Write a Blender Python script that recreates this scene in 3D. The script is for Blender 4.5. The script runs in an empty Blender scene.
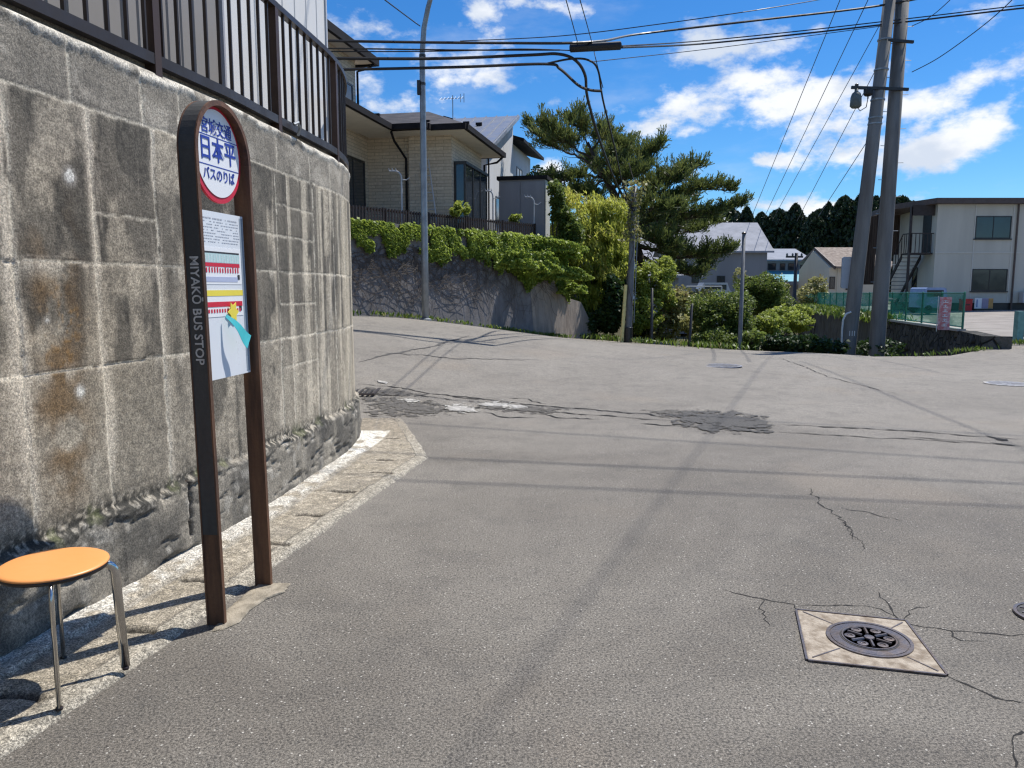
import bpy, math, random
import numpy as np
from mathutils import Vector, Matrix, geometry
random.seed(7); rng = np.random.default_rng(7)
R = math.radians
sc = bpy.context.scene
col = sc.collection

# ------------------------------------------------------------------ camera
F = 775.0; TH = R(7.05); EYE = 1.5
SUN = Vector((.374,.318,.871)).normalized()
def ray(u, v):
    a = (u-512)/F; b = (v-384)/F
    return a, math.cos(TH)-b*math.sin(TH), -(math.sin(TH)+b*math.cos(TH))
def at(u, v, Y):
    x, y, z = ray(u, v); s = Y/y
    return Vector((x*s, Y, EYE+z*s))
cam = bpy.data.cameras.new('camera'); cam.sensor_width = 36; cam.lens = 36*F/1024
cam.clip_start = .05; cam.clip_end = 3000
co = bpy.data.objects.new('camera', cam); col.objects.link(co)
co.location = (0, 0, EYE); co.rotation_euler = (R(90)-TH, 0, 0); sc.camera = co

# ------------------------------------------------------------------ noise
def _h(ix, iy, s):
    n = (ix*374761393 + iy*668265263 + s*2147483647) & 0xffffffff
    n = ((n ^ (n >> 13))*1274126177) & 0xffffffff
    return ((n ^ (n >> 16)) & 0xffff)/65535.0
def vn(x, y, s=0):
    x = np.asarray(x, float); y = np.asarray(y, float)
    ix = np.floor(x).astype(np.int64); iy = np.floor(y).astype(np.int64)
    fx = x-ix; fy = y-iy; fx = fx*fx*(3-2*fx); fy = fy*fy*(3-2*fy)
    return ((_h(ix,iy,s)*(1-fx)+_h(ix+1,iy,s)*fx)*(1-fy)+(_h(ix,iy+1,s)*(1-fx)+_h(ix+1,iy+1,s)*fx)*fy)
def fbm(x, y, s=0, o=4):
    t = 0; a = .5; n = 0
    for k in range(o):
        t = t+a*vn(np.asarray(x)*2**k, np.asarray(y)*2**k, s+k*17); n += a; a *= .5
    return t/n
def sm(a, b, x):
    t = np.clip((np.asarray(x, float)-a)/(b-a), 0, 1); return t*t*(3-2*t)

# ------------------------------------------------------------------ object helpers
def tag(o, label=None, cat=None, group=None, kind=None):
    if label: o['label'] = label
    if cat: o['category'] = cat
    if group: o['group'] = group
    if kind: o['kind'] = kind
    return o
def thing(name, label, cat, loc=(0,0,0), rz=0, group=None):
    o = bpy.data.objects.new(name, None); col.objects.link(o)
    o.location = loc; o.rotation_euler = (0, 0, rz); o.empty_display_size = .1
    return tag(o, label, cat, group)
def root_of(o):
    while o.parent: o = o.parent
    return o
def to_local(P, parent):
    r = root_of(parent)
    M = (Matrix.Translation(r.location) @ Matrix.Rotation(r.rotation_euler.z, 4, 'Z')).inverted()
    M = np.array(M); P = np.asarray(P, float)
    return P @ M[:3,:3].T + M[:3,3]
def link_mesh(name, V, faces, mat, parent=None, local=False, smooth=False, origin=None, attrs=None):
    V = np.asarray(V, float).reshape(-1, 3)
    loc = Vector((0,0,0))
    if parent is not None:
        if not local: V = to_local(V, parent)
    else:
        if origin is None: loc = Vector(((V[:,0].min()+V[:,0].max())/2, (V[:,1].min()+V[:,1].max())/2, V[:,2].min()))
        else: loc = Vector(origin)
        V = V-np.array(loc)
    me = bpy.data.meshes.new(name)
    if isinstance(faces, np.ndarray):
        nf, k = faces.shape
        me.vertices.add(len(V)); me.vertices.foreach_set('co', V.ravel())
        me.loops.add(nf*k); me.loops.foreach_set('vertex_index', faces.ravel().astype(np.int32))
        me.polygons.add(nf); me.polygons.foreach_set('loop_start', np.arange(0, nf*k, k, dtype=np.int32))
        me.update(calc_edges=True)
    else:
        me.from_pydata([tuple(v) for v in V], [], faces)
    me.materials.append(mat)
    if smooth: me.polygons.foreach_set('use_smooth', np.ones(len(me.polygons), bool))
    for k, A in (attrs or {}).items():
        A = np.asarray(A, float)
        if A.ndim == 1:
            at_ = me.attributes.new(k, 'FLOAT', 'POINT'); at_.data.foreach_set('value', A)
        else:
            at_ = me.color_attributes.new(k, 'FLOAT_COLOR', 'POINT')
            at_.data.foreach_set('color', np.c_[A, np.ones(len(A))].ravel())
    me.validate(); me.update()
    o = bpy.data.objects.new(name, me); col.objects.link(o)
    o.location = loc
    if parent is not None: o.parent = parent
    return o
class MB:
    def __init__(s): s.v = []; s.f = []
    def add(s, V, Fc):
        n = len(s.v); s.v += [tuple(p) for p in V]; s.f += [tuple(i+n for i in f) for f in Fc]; return s
    def ob(s, o, ex, ey, ez):           # box from a corner and three edge vectors
        o, ex, ey, ez = map(Vector, (o, ex, ey, ez))
        V = [o, o+ex, o+ex+ey, o+ey, o+ez, o+ex+ez, o+ex+ey+ez, o+ey+ez]
        Fc = [(0,3,2,1),(4,5,6,7),(0,1,5,4),(1,2,6,5),(2,3,7,6),(3,0,4,7)]
        if ex.cross(ey).dot(ez) < 0: Fc = [f[::-1] for f in Fc]
        return s.add(V, Fc)
    def box(s, x0, x1, y0, y1, z0, z1): return s.ob((x0,y0,z0), (x1-x0,0,0), (0,y1-y0,0), (0,0,z1-z0))
    def cb(s, c, d, w, t, h):            # centred box: direction d (xy), length w along d, thickness t, height h
        d = Vector((d[0], d[1], 0)).normalized(); n = Vector((-d.y, d.x, 0)); c = Vector(c)
        return s.ob(c-d*w/2-n*t/2, d*w, n*t, (0,0,h))
    def tube(s, P, r, n=8, cap=True, flat=None):
        P = [Vector(p) for p in P]; m = len(P)
        rr = r if hasattr(r, '__len__') else [r]*m
        T = [(P[min(i+1,m-1)]-P[max(i-1,0)]).normalized() for i in range(m)]
        up = Vector((0,0,1)) if abs(T[0].z) < .9 else Vector((0,1,0))
        X = T[0].cross(up).normalized(); V = []
        for i in range(m):
            X = (X-T[i]*X.dot(T[i])).normalized(); Yv = T[i].cross(X)
            for k in range(n):
                a = 2*math.pi*k/n
                V.append(P[i]+(X*math.cos(a)+Yv*math.sin(a))*rr[i])
        Fc = [(i*n+k, i*n+(k+1)%n, (i+1)*n+(k+1)%n, (i+1)*n+k) for i in range(m-1) for k in range(n)]
        if cap: Fc += [tuple(range(n))[::-1], tuple(range((m-1)*n, m*n))]
        return s.add(V, Fc)
    def sweep(s, P, frames, prof, closed=True):   # profile (a,b) swept with frames [(A,B)]
        n = len(prof); V = []
        for p, (A, B) in zip(P, frames):
            for a, b in prof: V.append(Vector(p)+Vector(A)*a+Vector(B)*b)
        m = len(P)
        Fc = [(i*n+k, i*n+(k+1)%n, (i+1)*n+(k+1)%n, (i+1)*n+k) for i in range(m-1) for k in range(n)]
        Fc += [tuple(range(n))[::-1], tuple(range((m-1)*n, m*n))]
        return s.add(V, Fc)
    def lathe(s, c, prof, n=24, ax=None):
        c = Vector(c)
        if ax is None: X, Y, Z = Vector((1,0,0)), Vector((0,1,0)), Vector((0,0,1))
        else:
            Z = Vector(ax).normalized(); X = Z.orthogonal().normalized(); Y = Z.cross(X)
        V = []
        for r, z in prof:
            for k in range(n):
                a = 2*math.pi*k/n; V.append(c+X*math.cos(a)*r+Y*math.sin(a)*r+Z*z)
        m = len(prof)
        Fc = [(i*n+k, i*n+(k+1)%n, (i+1)*n+(k+1)%n, (i+1)*n+k) for i in range(m-1) for k in range(n)]
        Fc += [tuple(range(n))[::-1], tuple(range((m-1)*n, m*n))]
        return s.add(V, Fc)
    def prism(s, P, e):
        P = [Vector(p) for p in P]; e = Vector(e); n = len(P)
        Fc = [tuple(range(n)), tuple(range(n, 2*n))[::-1]]+[(k, n+k, n+(k+1)%n, (k+1)%n) for k in range(n)]
        return s.add(P+[p+e for p in P], Fc)
    def quad(s, *P): return s.add([Vector(p) for p in P], [tuple(range(len(P)))])
    def build(s, name, mat, parent=None, **k): return link_mesh(name, s.v, s.f, mat, parent, **k)
def dup(o, parent=None):
    c = o.copy(); col.objects.link(c)
    if parent is not None: c.parent = parent
    for ch in list(o.children): dup(ch, c)
    return c

# ------------------------------------------------------------------ materials
class NT:
    def __init__(s, name, world=False):
        if world: s.t = name.node_tree
        else:
            s.m = bpy.data.materials.new(name); s.m.use_nodes = True; s.t = s.m.node_tree
        s.t.nodes.clear()
    def n(s, typ, ins=None, **props):
        nd = s.t.nodes.new(typ)
        for k, v in props.items(): setattr(nd, k, v)
        for k, v in (ins or {}).items(): s.set(nd.inputs[k], v)
        return nd
    def set(s, sock, v):
        if isinstance(v, bpy.types.NodeSocket): s.t.links.new(v, sock)
        elif hasattr(v, 'outputs'): s.t.links.new(v.outputs[0], sock)
        else:
            if hasattr(v, '__len__') and len(v) == 3 and sock.type == 'RGBA': v = (*v, 1)
            sock.default_value = v
    def math(s, op, a, b=0.0, c=None, clamp=False):
        nd = s.n('ShaderNodeMath', operation=op, use_clamp=clamp); s.set(nd.inputs[0], a); s.set(nd.inputs[1], b)
        if c is not None: s.set(nd.inputs[2], c)
        return nd.outputs[0]
    def mix(s, fac, a, b, blend='MIX'):
        nd = s.n('ShaderNodeMix', data_type='RGBA', blend_type=blend)
        s.set(nd.inputs[0], fac); s.set(nd.inputs[6], a); s.set(nd.inputs[7], b); return nd.outputs[2]
    def ramp(s, x, a, b, lo=0.0, hi=1.0):
        nd = s.n('ShaderNodeMapRange', interpolation_type='SMOOTHSTEP'); s.set(nd.inputs[0], x)
        for i, v in enumerate((a, b, lo, hi)): nd.inputs[i+1].default_value = v
        return nd.outputs[0]
    def noise(s, vec, scale, detail=4, rough=.55, dist=0):
        nd = s.n('ShaderNodeTexNoise', {'Scale': scale, 'Detail': detail, 'Roughness': rough, 'Distortion': dist})
        if vec is not None: s.set(nd.inputs['Vector'], vec)
        return nd.outputs[0]
    def bump(s, h, strength, dist=.01, normal=None):
        nd = s.n('ShaderNodeBump', {'Strength': strength, 'Distance': dist}); s.set(nd.inputs['Height'], h)
        if normal is not None: s.set(nd.inputs['Normal'], normal)
        return nd.outputs[0]
    def scalev(s, vec, sx, sy, sz):
        nd = s.n('ShaderNodeVectorMath', operation='MULTIPLY'); s.set(nd.inputs[0], vec); nd.inputs[1].default_value = (sx, sy, sz)
        return nd.outputs[0]
    def out(s, color, rough=.8, metal=0, normal=None, **extra):
        b = s.n('ShaderNodeBsdfPrincipled', {'Base Color': color, 'Roughness': rough, 'Metallic': metal})
        if normal is not None: s.set(b.inputs['Normal'], normal)
        for k, v in extra.items(): s.set(b.inputs[k], v)
        o = s.n('ShaderNodeOutputMaterial'); s.t.links.new(b.outputs[0], o.inputs[0]); s.b = b
        return s.m
def pos(t): return t.n('ShaderNodeTexCoord').outputs['Object']
def mat(name, c, rough=.7, var=.25, scale=6, bump=.15, metal=0, c2=None, fine=60, bd=.004, streak=False, spec=None):
    t = NT(name); p = pos(t)
    pv = t.scalev(p, 1, 1, .12) if streak else p
    n1 = t.noise(pv, scale, 5, .6); n2 = t.noise(p, fine, 3, .6)
    c = Vector(c); dk = tuple(c*(1-var)) if c2 is None else c2
    k = t.mix(t.ramp(n1, .35, .7), tuple(c), dk)
    k = t.mix(t.ramp(n2, .3, .75, 0, .3), k, tuple(c*(1-.5*min(1, var*2))))
    rr = t.ramp(n1, .3, .7, max(.03, rough-.08), min(1, rough+.08))
    m = t.out(k, rr, metal, t.bump(n2, bump, bd))
    if spec is not None: t.b.inputs['Specular IOR Level'].default_value = spec
    return m

M = {}
M['steel'] = mat('galvanised_steel', (.30,.33,.36), .45, .25, 5, .1, metal=.5)
M['dull_steel'] = mat('dull_steel', (.17,.18,.19), .6, .3, 5, .1)
M['chrome'] = mat('chrome', (.62,.60,.57), .16, .12, 8, .03, metal=1)
M['rust'] = mat('rusty_brown_paint', (.165,.078,.038), .6, .5, 14, .6, c2=(.042,.022,.015), streak=True)
M['rusty_edge'] = mat('rust_edge', (.17,.075,.035), .65, .5, 12, .5, c2=(.06,.028,.018))
M['black_strip'] = mat('weathered_black_strip', (.035,.036,.036), .6, .4, 7, .3, c2=(.075,.075,.072), streak=True)
M['orange'] = mat('orange_vinyl', (.80,.33,.10), .38, .05, 4, .12, fine=220, bd=.001)
M['black_rim'] = mat('black_rim', (.025,.017,.015), .35, .2)
M['white_print'] = mat('white_print', (.82,.83,.84), .5, .04, 3, .02)
M['red_print'] = mat('red_print', (.62,.02,.05), .45, .08, 3, .02)
M['blue_print'] = mat('blue_print', (.015,.045,.33), .5, .05, 3, .02)
M['pale_print'] = mat('grey_print', (.42,.44,.48), .6, .1, 3, .02)
M['teal_print'] = mat('teal_print', (.25,.50,.48), .6, .1, 3, .02)
M['yellow_print'] = mat('yellow_print', (.85,.70,.08), .5, .08, 3, .02)
M['black_print'] = mat('black_print', (.03,.03,.035), .5, .1, 3, .02)
M['lettering'] = mat('pale_lettering', (.60,.58,.54), .5, .3, 40, .05)
M['cyan_cloth'] = mat('cyan_cloth', (.06,.52,.55), .6, .15, 12, .1)
M['fence_brown'] = mat('brown_aluminium', (.055,.042,.036), .42, .3, 5, .06, metal=.35)
M['fence_brown2'] = mat('dark_brown_aluminium', (.06,.03,.018), .5, .3, 5, .06)
M['taupe'] = mat('taupe_metal_siding', (.30,.27,.235), .5, .12, 2.5, .04, streak=True)
M['white_siding'] = mat('cream_metal_siding', (.72,.70,.66), .5, .08, 2.5, .04, streak=True)
M['roof_dark'] = mat('dark_metal_roof', (.05,.045,.045), .45, .3, 3, .05, metal=.2)
M['soffit'] = mat('pale_soffit', (.68,.63,.54), .8, .1, 3, .03)
M['fascia'] = mat('black_fascia', (.016,.014,.015), .75, .2, 3, .03, spec=.2)
M['glass'] = mat('window_glass', (.03,.038,.045), .06, .3, 1.2, .0, spec=.9)
M['frame_dark'] = mat('dark_window_frame', (.03,.028,.027), .4, .2)
M['frame_white'] = mat('silver_window_frame', (.5,.51,.53), .4, .1)
M['wood_door'] = mat('brown_curtain', (.18,.075,.03), .6, .25, 6, .05)
M['shed'] = mat('grey_shed_panel', (.30,.29,.30), .5, .1, 3, .03, streak=True)
M['shed_side'] = mat('pale_shed_panel', (.6,.6,.57), .5, .1, 3, .03)
M['wall_white'] = mat('white_render', (.66,.66,.66), .8, .08, 2, .05, streak=True)
M['roof_grey'] = mat('grey_seam_roof', (.25,.27,.31), .4, .12, 2, .03, metal=.3)
M['picket'] = mat('dark_brown_picket', (.042,.026,.021), .6, .35, 5, .1)
M['pole_conc'] = mat('pole_concrete', (.22,.215,.205), .85, .35, 3, .25, c2=(.10,.095,.09), streak=True, fine=35)
M['cable'] = mat('black_cable', (.012,.012,.014), .5, .2, 5, .02)
M['insulator'] = mat('grey_transformer_paint', (.12,.15,.15), .5, .3, 10, .1)
M['yellow_guard'] = mat('yellow_plastic_guard', (.85,.72,.30), .6, .2, 5, .1)
M['white_paint'] = mat('white_paint', (.72,.72,.70), .6, .15, 6, .1)
M['iron'] = mat('worn_cast_iron', (.16,.145,.15), .42, .4, 14, .4, metal=.75, c2=(.09,.07,.06))
M['iron_dark'] = mat('dirty_cast_iron', (.035,.032,.03), .7, .4, 14, .4)
M['bark'] = mat('bark', (.10,.075,.055), .95, .5, 8, .8, c2=(.04,.03,.022), fine=25, bd=.02)
M['vine'] = mat('bare_vine', (.11,.09,.075), .9, .4, 10, .2)
M['green_paint'] = mat('green_paint', (.03,.20,.13), .5, .2, 6, .05)
M['pale_green_paint'] = mat('pale_green_paint', (.20,.40,.36), .6, .3, 9, .1)
M['panel_beige'] = mat('beige_panel', (.55,.525,.45), .8, .14, 1.2, .06, streak=True)
M['brown_roof_edge'] = mat('brown_roof_edge', (.10,.07,.06), .6, .2)
M['dark_steel'] = mat('dark_brown_steel', (.035,.022,.018), .6, .3)
M['tread'] = mat('pale_stair_tread', (.42,.40,.38), .7, .2)
M['silver_roof'] = mat('silver_roof', (.35,.36,.39), .9, .2, 1.5, .05, spec=.1)
M['grey_wall'] = mat('grey_rendered_wall', (.30,.30,.31), .85, .15, .8, .08, streak=True)
M['cyan_roof'] = mat('pale_blue_roof', (.10,.38,.49), .5, .15, 1.2, .05)
M['white_roof'] = mat('pale_roof', (.30,.32,.36), .9, .12, 1.2, .05, spec=.1)
M['cream'] = mat('cream_wall', (.62,.58,.47), .85, .1, 1, .05, streak=True)
M['brown_tile'] = mat('brown_tile_roof', (.22,.17,.135), .8, .3, 5, .3, fine=12)
M['red_box'] = mat('red_box', (.55,.03,.03), .5, .15)
M['blue_box'] = mat('pale_blue_plastic', (.22,.31,.52), .5, .12)
M['orange_board'] = mat('orange_board', (.58,.32,.10), .6, .15)
M['lilac_board'] = mat('lilac_board', (.35,.30,.40), .6, .15)
M['tarmac_patch'] = mat('dark_tarmac_patch', (.065,.062,.060), .85, .4, 9, .8, c2=(.12,.115,.105), fine=160, bd=.01)
M['crack_and_line'] = mat('crack_and_line', (.018,.017,.016), 1, .3, 20, .3)
M['pale_patch'] = mat('broken_cement', (.50,.48,.44), .9, .4, 25, .8, c2=(.25,.24,.22), fine=80, bd=.01)
M['gravel_lot'] = mat('gravel_lot', (.30,.27,.24), .95, .3, 1.2, .8, fine=22, bd=.02)
M['soil'] = mat('soil_and_grass', (.085,.09,.035), .95, .5, 1.5, .8, c2=(.10,.075,.045), fine=14, bd=.03)
M['hill'] = mat('wooded_hill', (.035,.055,.025), 1, .4, .05, .5, fine=.4, bd=1)
M['terrace'] = mat('terrace_soil', (.12,.11,.08), .95, .3, 2, .5)
M['mortar'] = mat('joint_mortar_disc', (.42,.40,.37), .9, .2, 30, .3)

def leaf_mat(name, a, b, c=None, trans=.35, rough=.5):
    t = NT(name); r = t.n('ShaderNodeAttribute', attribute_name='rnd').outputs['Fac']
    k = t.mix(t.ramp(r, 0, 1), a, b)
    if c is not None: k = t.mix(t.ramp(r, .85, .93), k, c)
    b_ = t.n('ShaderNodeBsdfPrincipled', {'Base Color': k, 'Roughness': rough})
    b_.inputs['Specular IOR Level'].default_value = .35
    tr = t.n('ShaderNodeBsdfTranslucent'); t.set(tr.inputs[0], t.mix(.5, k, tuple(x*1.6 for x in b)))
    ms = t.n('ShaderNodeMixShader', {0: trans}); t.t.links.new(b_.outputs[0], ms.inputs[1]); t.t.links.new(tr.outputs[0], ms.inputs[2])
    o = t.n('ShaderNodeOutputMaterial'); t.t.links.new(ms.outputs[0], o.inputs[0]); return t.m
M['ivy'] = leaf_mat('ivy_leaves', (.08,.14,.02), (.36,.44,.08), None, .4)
M['pine'] = leaf_mat('pine_needles', (.040,.075,.022), (.165,.195,.055), (.16,.15,.045), .3)
M['cedar'] = leaf_mat('cedar_foliage', (.010,.021,.011), (.040,.066,.026), None, .08)
M['bamboo'] = leaf_mat('bamboo_leaves', (.17,.24,.03), (.44,.46,.09), (.42,.34,.10), .55)
M['bush'] = leaf_mat('bush_leaves', (.045,.085,.018), (.17,.22,.05), None, .4)
M['darkbush'] = leaf_mat('dark_bush_leaves', (.015,.035,.010), (.04,.075,.018), None, .2)
M['yellowbush'] = leaf_mat('yellow_green_leaves', (.13,.18,.028), (.31,.36,.07), None, .45)
M['drybush'] = leaf_mat('thin_pale_leaves', (.15,.17,.05), (.30,.29,.11), (.24,.15,.08))
M['grass'] = leaf_mat('grass_blades', (.06,.12,.015), (.17,.24,.04), (.30,.27,.10))

def painted(name, rough=.88, fine=90, amt=.55, bd=.006, bs=.6, speck=None, mid=14, mamt=.6):
    t = NT(name); p = pos(t)
    c = t.n('ShaderNodeVertexColor', layer_name='Col').outputs[0]
    n = t.noise(p, fine, 4, .7); n2 = t.noise(p, mid, 6, .65); n3 = t.noise(p, fine*3.2, 2, .6)
    f = t.math('MULTIPLY', t.ramp(n, .36, .66, 1-amt, 1+amt*1.25), t.ramp(n2, .25, .75, 1-amt*mamt, 1+amt*mamt))
    f = t.math('MULTIPLY', f, t.ramp(n3, .36, .64, 1-amt*.7, 1+amt*.8))
    g = t.n('ShaderNodeCombineColor'); [t.set(g.inputs[i], f) for i in range(3)]
    k = t.mix(1, c, g.outputs[0], 'MULTIPLY')
    h = t.math('ADD', n, t.math('MULTIPLY', n2, 1.5))
    return t.out(k, rough, 0, t.bump(t.math('ADD', h, n3), bs, bd))
M['old_concrete'] = painted('old_concrete', amt=.36, fine=95, bd=.005, mid=9, mamt=.3)
M['path_concrete'] = painted('exposed_aggregate_concrete', fine=110, amt=.6, bd=.006, bs=.8, mid=22)

def asphalt():
    t = NT('worn_asphalt'); p = t.n('ShaderNodeNewGeometry').outputs['Position']
    big = t.noise(p, .35, 5, .6, .6); mid = t.noise(p, 3.2, 5, .65); fine = t.noise(p, 105, 3, .7); f2 = t.noise(p, 300, 2, .6)
    k = t.mix(t.ramp(big, .38, .62), (.112,.100,.083), (.166,.151,.127))
    yy = t.n('ShaderNodeSeparateXYZ'); t.set(yy.inputs[0], p)
    wear = t.ramp(t.math('ADD', yy.outputs[1], t.math('MULTIPLY', big, 5.0)), 5.5, 14.0); k = t.mix(t.math('MULTIPLY', wear, .55), k, (.225,.206,.176))
    k = t.mix(t.ramp(mid, .45, .75, 0, .45), k, (.078,.072,.063))
    k = t.mix(t.ramp(t.noise(p, .55, 3, .5, .3), .55, .72, 0, .45), k, (.205,.172,.132))
    g = t.math('MULTIPLY', t.ramp(fine, .34, .66, .45, 1.62), t.ramp(f2, .36, .64, .55, 1.5))
    cc = t.n('ShaderNodeCombineColor'); [t.set(cc.inputs[i], g) for i in range(3)]
    k = t.mix(1, k, cc.outputs[0], 'MULTIPLY')
    vo = t.n('ShaderNodeTexVoronoi', {'Scale': 70}); t.set(vo.inputs['Vector'], p)
    sep = t.n('ShaderNodeSeparateColor'); t.set(sep.inputs[0], vo.outputs['Color'])
    stone = t.math('MULTIPLY', t.ramp(vo.outputs['Distance'], .32, .22), t.ramp(sep.outputs[0], .72, .78))
    k = t.mix(t.math('MULTIPLY', stone, t.ramp(sep.outputs[1], 0, 1, .25, .9)), k, (.55,.52,.46))
    pit = t.math('MULTIPLY', t.ramp(vo.outputs['Distance'], .45, .2), t.ramp(sep.outputs[2], .8, .85))
    k = t.mix(t.math('MULTIPLY', pit, .7), k, (.03,.028,.025))
    h = t.math('ADD', fine, t.math('MULTIPLY', f2, .5)); h = t.math('ADD', h, t.math('MULTIPLY', stone, .5))
    return t.out(k, .82, 0, t.bump(h, .7, .006))
M['asphalt'] = asphalt()

def siding_brick(name, a, b, m_, sx=.45, sz=.09):
    t = NT(name); p = pos(t); s = t.n('ShaderNodeSeparateXYZ'); t.set(s.inputs[0], p)
    cx = t.math('ADD', s.outputs[0], s.outputs[1])
    v = t.n('ShaderNodeCombineXYZ'); t.set(v.inputs[0], cx); t.set(v.inputs[1], s.outputs[2])
    br = t.n('ShaderNodeTexBrick', {'Color1': a, 'Color2': b, 'Mortar': m_, 'Scale': 1, 'Mortar Size': .007, 'Brick Width': sx, 'Row Height': sz, 'Bias': 0})
    t.set(br.inputs['Vector'], v)
    n = t.noise(p, 14, 5, .65)
    k = t.mix(t.ramp(n, .3, .7, 0, .45), br.outputs[0], tuple(x*.6 for x in a))
    return t.out(k, .85, 0, t.bump(t.math('SUBTRACT', n, br.outputs['Fac']), .5, .02))
M['brick_beige'] = siding_brick('beige_stone_siding', (.60,.50,.37), (.74,.63,.48), (.36,.30,.22))
def stone_wall_mat():
    t = NT('dark_field_stone'); p = pos(t)
    vo = t.n('ShaderNodeTexVoronoi', {'Scale': 3.2}, feature='DISTANCE_TO_EDGE'); t.set(vo.inputs['Vector'], p)
    v2 = t.n('ShaderNodeTexVoronoi', {'Scale': 3.2}); t.set(v2.inputs['Vector'], p)
    hs = t.n('ShaderNodeSeparateColor'); t.set(hs.inputs[0], v2.outputs['Color'])
    k = t.mix(hs.outputs[0], (.045,.042,.038), (.13,.12,.105))
    n = t.noise(p, 12, 5, .65); k = t.mix(t.ramp(n, .45, .7, 0, .7), k, (.04,.05,.025))
    e = t.ramp(vo.outputs['Distance'], 0, .08); k = t.mix(e, (.015,.014,.012), k)
    return t.out(k, .95, 0, t.bump(t.math('ADD', e, t.math('MULTIPLY', n, .6)), 1, .12))
M['stone'] = stone_wall_mat()
def wall_streak(name, a, b, c):
    t = NT(name); p = pos(t); n = t.noise(t.scalev(p, 1, 1, .18), 6, 6, .7); n2 = t.noise(p, 2, 5, .6); n3 = t.noise(p, 40, 3, .6)
    k = t.mix(t.ramp(n, .35, .65), a, b); k = t.mix(t.ramp(n2, .4, .65, 0, .6), k, c)
    k = t.mix(t.ramp(n3, .3, .7, 0, .35), k, tuple(x*.5 for x in a))
    return t.out(k, .95, 0, t.bump(t.math('ADD', n, n3), .4, .02))
M['ivy_wall'] = wall_streak('grey_ivy_wall', (.25,.237,.237), (.17,.158,.153), (.135,.125,.12))
M['streaky_wall'] = wall_streak('streaky_concrete', (.42,.35,.285), (.22,.18,.15), (.29,.26,.23))
def net_mat():
    t = NT('green_netting'); p = pos(t)
    d = t.n('ShaderNodeBsdfDiffuse', {0: (.07,.40,.28,1)}); tr = t.n('ShaderNodeBsdfTransparent', {0: (.75,1,.9,1)})
    n = t.noise(t.scalev(p, .35, .35, 1.6), 1.6, 3, .5); f = t.ramp(n, .4, .6, .35, .75)
    ms = t.n('ShaderNodeMixShader'); t.set(ms.inputs[0], f); t.t.links.new(tr.outputs[0], ms.inputs[1]); t.t.links.new(d.outputs[0], ms.inputs[2])
    o = t.n('ShaderNodeOutputMaterial'); t.t.links.new(ms.outputs[0], o.inputs[0]); return t.m
M['net'] = net_mat()

# ------------------------------------------------------------------ terrain function
CP = [(-12,9,.9),(-8,8.5,.5),(-4,8.5,.1),(-1.5,8.5,0),(1,8.5,0),(4,8.5,0),(8,8,0),(14,8,0),(22,9,.05),
      (-12,14,1.25),(-8,13.5,1.0),(-3.7,18,.87),(-2,17.6,.78),(-6.5,14.5,.93),(-2,13,.42),(0,22.5,.24),(2.1,25,-.13),(3.5,23.6,-.15),(6.2,20.5,-.16),
      (8,17,-.02),(9.6,16.8,.0),(10.8,18,.18),(12.1,21,.3),(16,18,.2),(24,18,.25),(19.5,52,.15),(24,40,.38),(36,40,.4),(30,25,.3),
      (1,12,.12),(5,12,.02),(9,12,0),(1,17,.33),(4,17,.08),(0,60,0),(-20,60,1.5),(30,80,.3),(-25,20,1.8),(-30,0,1),(40,0,0),(0,100,0)]
CPn = np.array(CP, float)
def _U(r2): return np.where(r2 > 1e-12, r2*np.log(np.maximum(r2, 1e-12)), 0)
_D = ((CPn[:,None,:2]-CPn[None,:,:2])**2).sum(-1)
_N = len(CP); _A = np.zeros((_N+3, _N+3)); _A[:_N,:_N] = _U(_D)+np.eye(_N)*6
_A[:_N,_N] = 1; _A[:_N,_N+1:] = CPn[:,:2]; _A[_N:,:_N] = _A[:_N,_N:].T
_W = np.linalg.solve(_A, np.r_[CPn[:,2], 0, 0, 0])
def zf(x, y):
    x = np.asarray(x, float); y = np.asarray(y, float); sh = x.shape; X = np.c_[x.ravel(), y.ravel()]
    d = ((X[:,None,:]-CPn[None,:,:2])**2).sum(-1)
    z = _U(d)@_W[:_N]+_W[_N]+X@_W[_N+1:]
    z = z*sm(7.2, 13.5, X[:,1])
    rr = np.hypot(X[:,0], X[:,1]-25); z = z*(1-sm(60, 110, rr))
    return np.clip(z, -1, 3).reshape(sh)
def z1(x, y): return float(zf(np.array([x]), np.array([y]))[0])
def gp(u, v, dz=0):
    x, y, z = ray(u, v)
    t = np.linspace(.5, 60, 1500); h = EYE+z*t-zf(x*t, y*t)
    i = int(np.argmax(h < 0)); i = max(i, 1)
    a = t[i-1]+(t[i]-t[i-1])*h[i-1]/(h[i-1]-h[i])
    return Vector((x*a, y*a, EYE+z*a+dz))
VAL = [(2.5,25.9),(6.4,20.95),(8.15,17.75),(9.6,17.1),(10.6,17.62),(11.05,18.0),(12.35,20.95),(19.75,52),(17,62),(-8,62),(1.5,34)]
VALE = [(-8,62),(1.5,34),(2.5,25.9),(6.4,20.95),(8.15,17.75),(9.6,17.1),(10.6,17.62)]
def inpoly(x, y, P):
    r = np.zeros(x.shape, bool); n = len(P)
    for i in range(n):
        (x1,y1),(x2,y2) = P[i], P[(i+1)%n]
        c = ((y1 > y) != (y2 > y)) & (x < (x2-x1)*(y-y1)/((y2-y1) if y2 != y1 else 1e-9)+x1); r ^= c
    return r
def dpoly(x, y, P):
    d = np.full(x.shape, 1e9); n = len(P)
    for i in range(n):
        a = np.array(P[i]); b = np.array(P[(i+1)%n]); ab = b-a
        t = np.clip(((x-a[0])*ab[0]+(y-a[1])*ab[1])/(ab@ab), 0, 1)
        d = np.minimum(d, np.hypot(x-a[0]-t*ab[0], y-a[1]-t*ab[1]))
    return d
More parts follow.
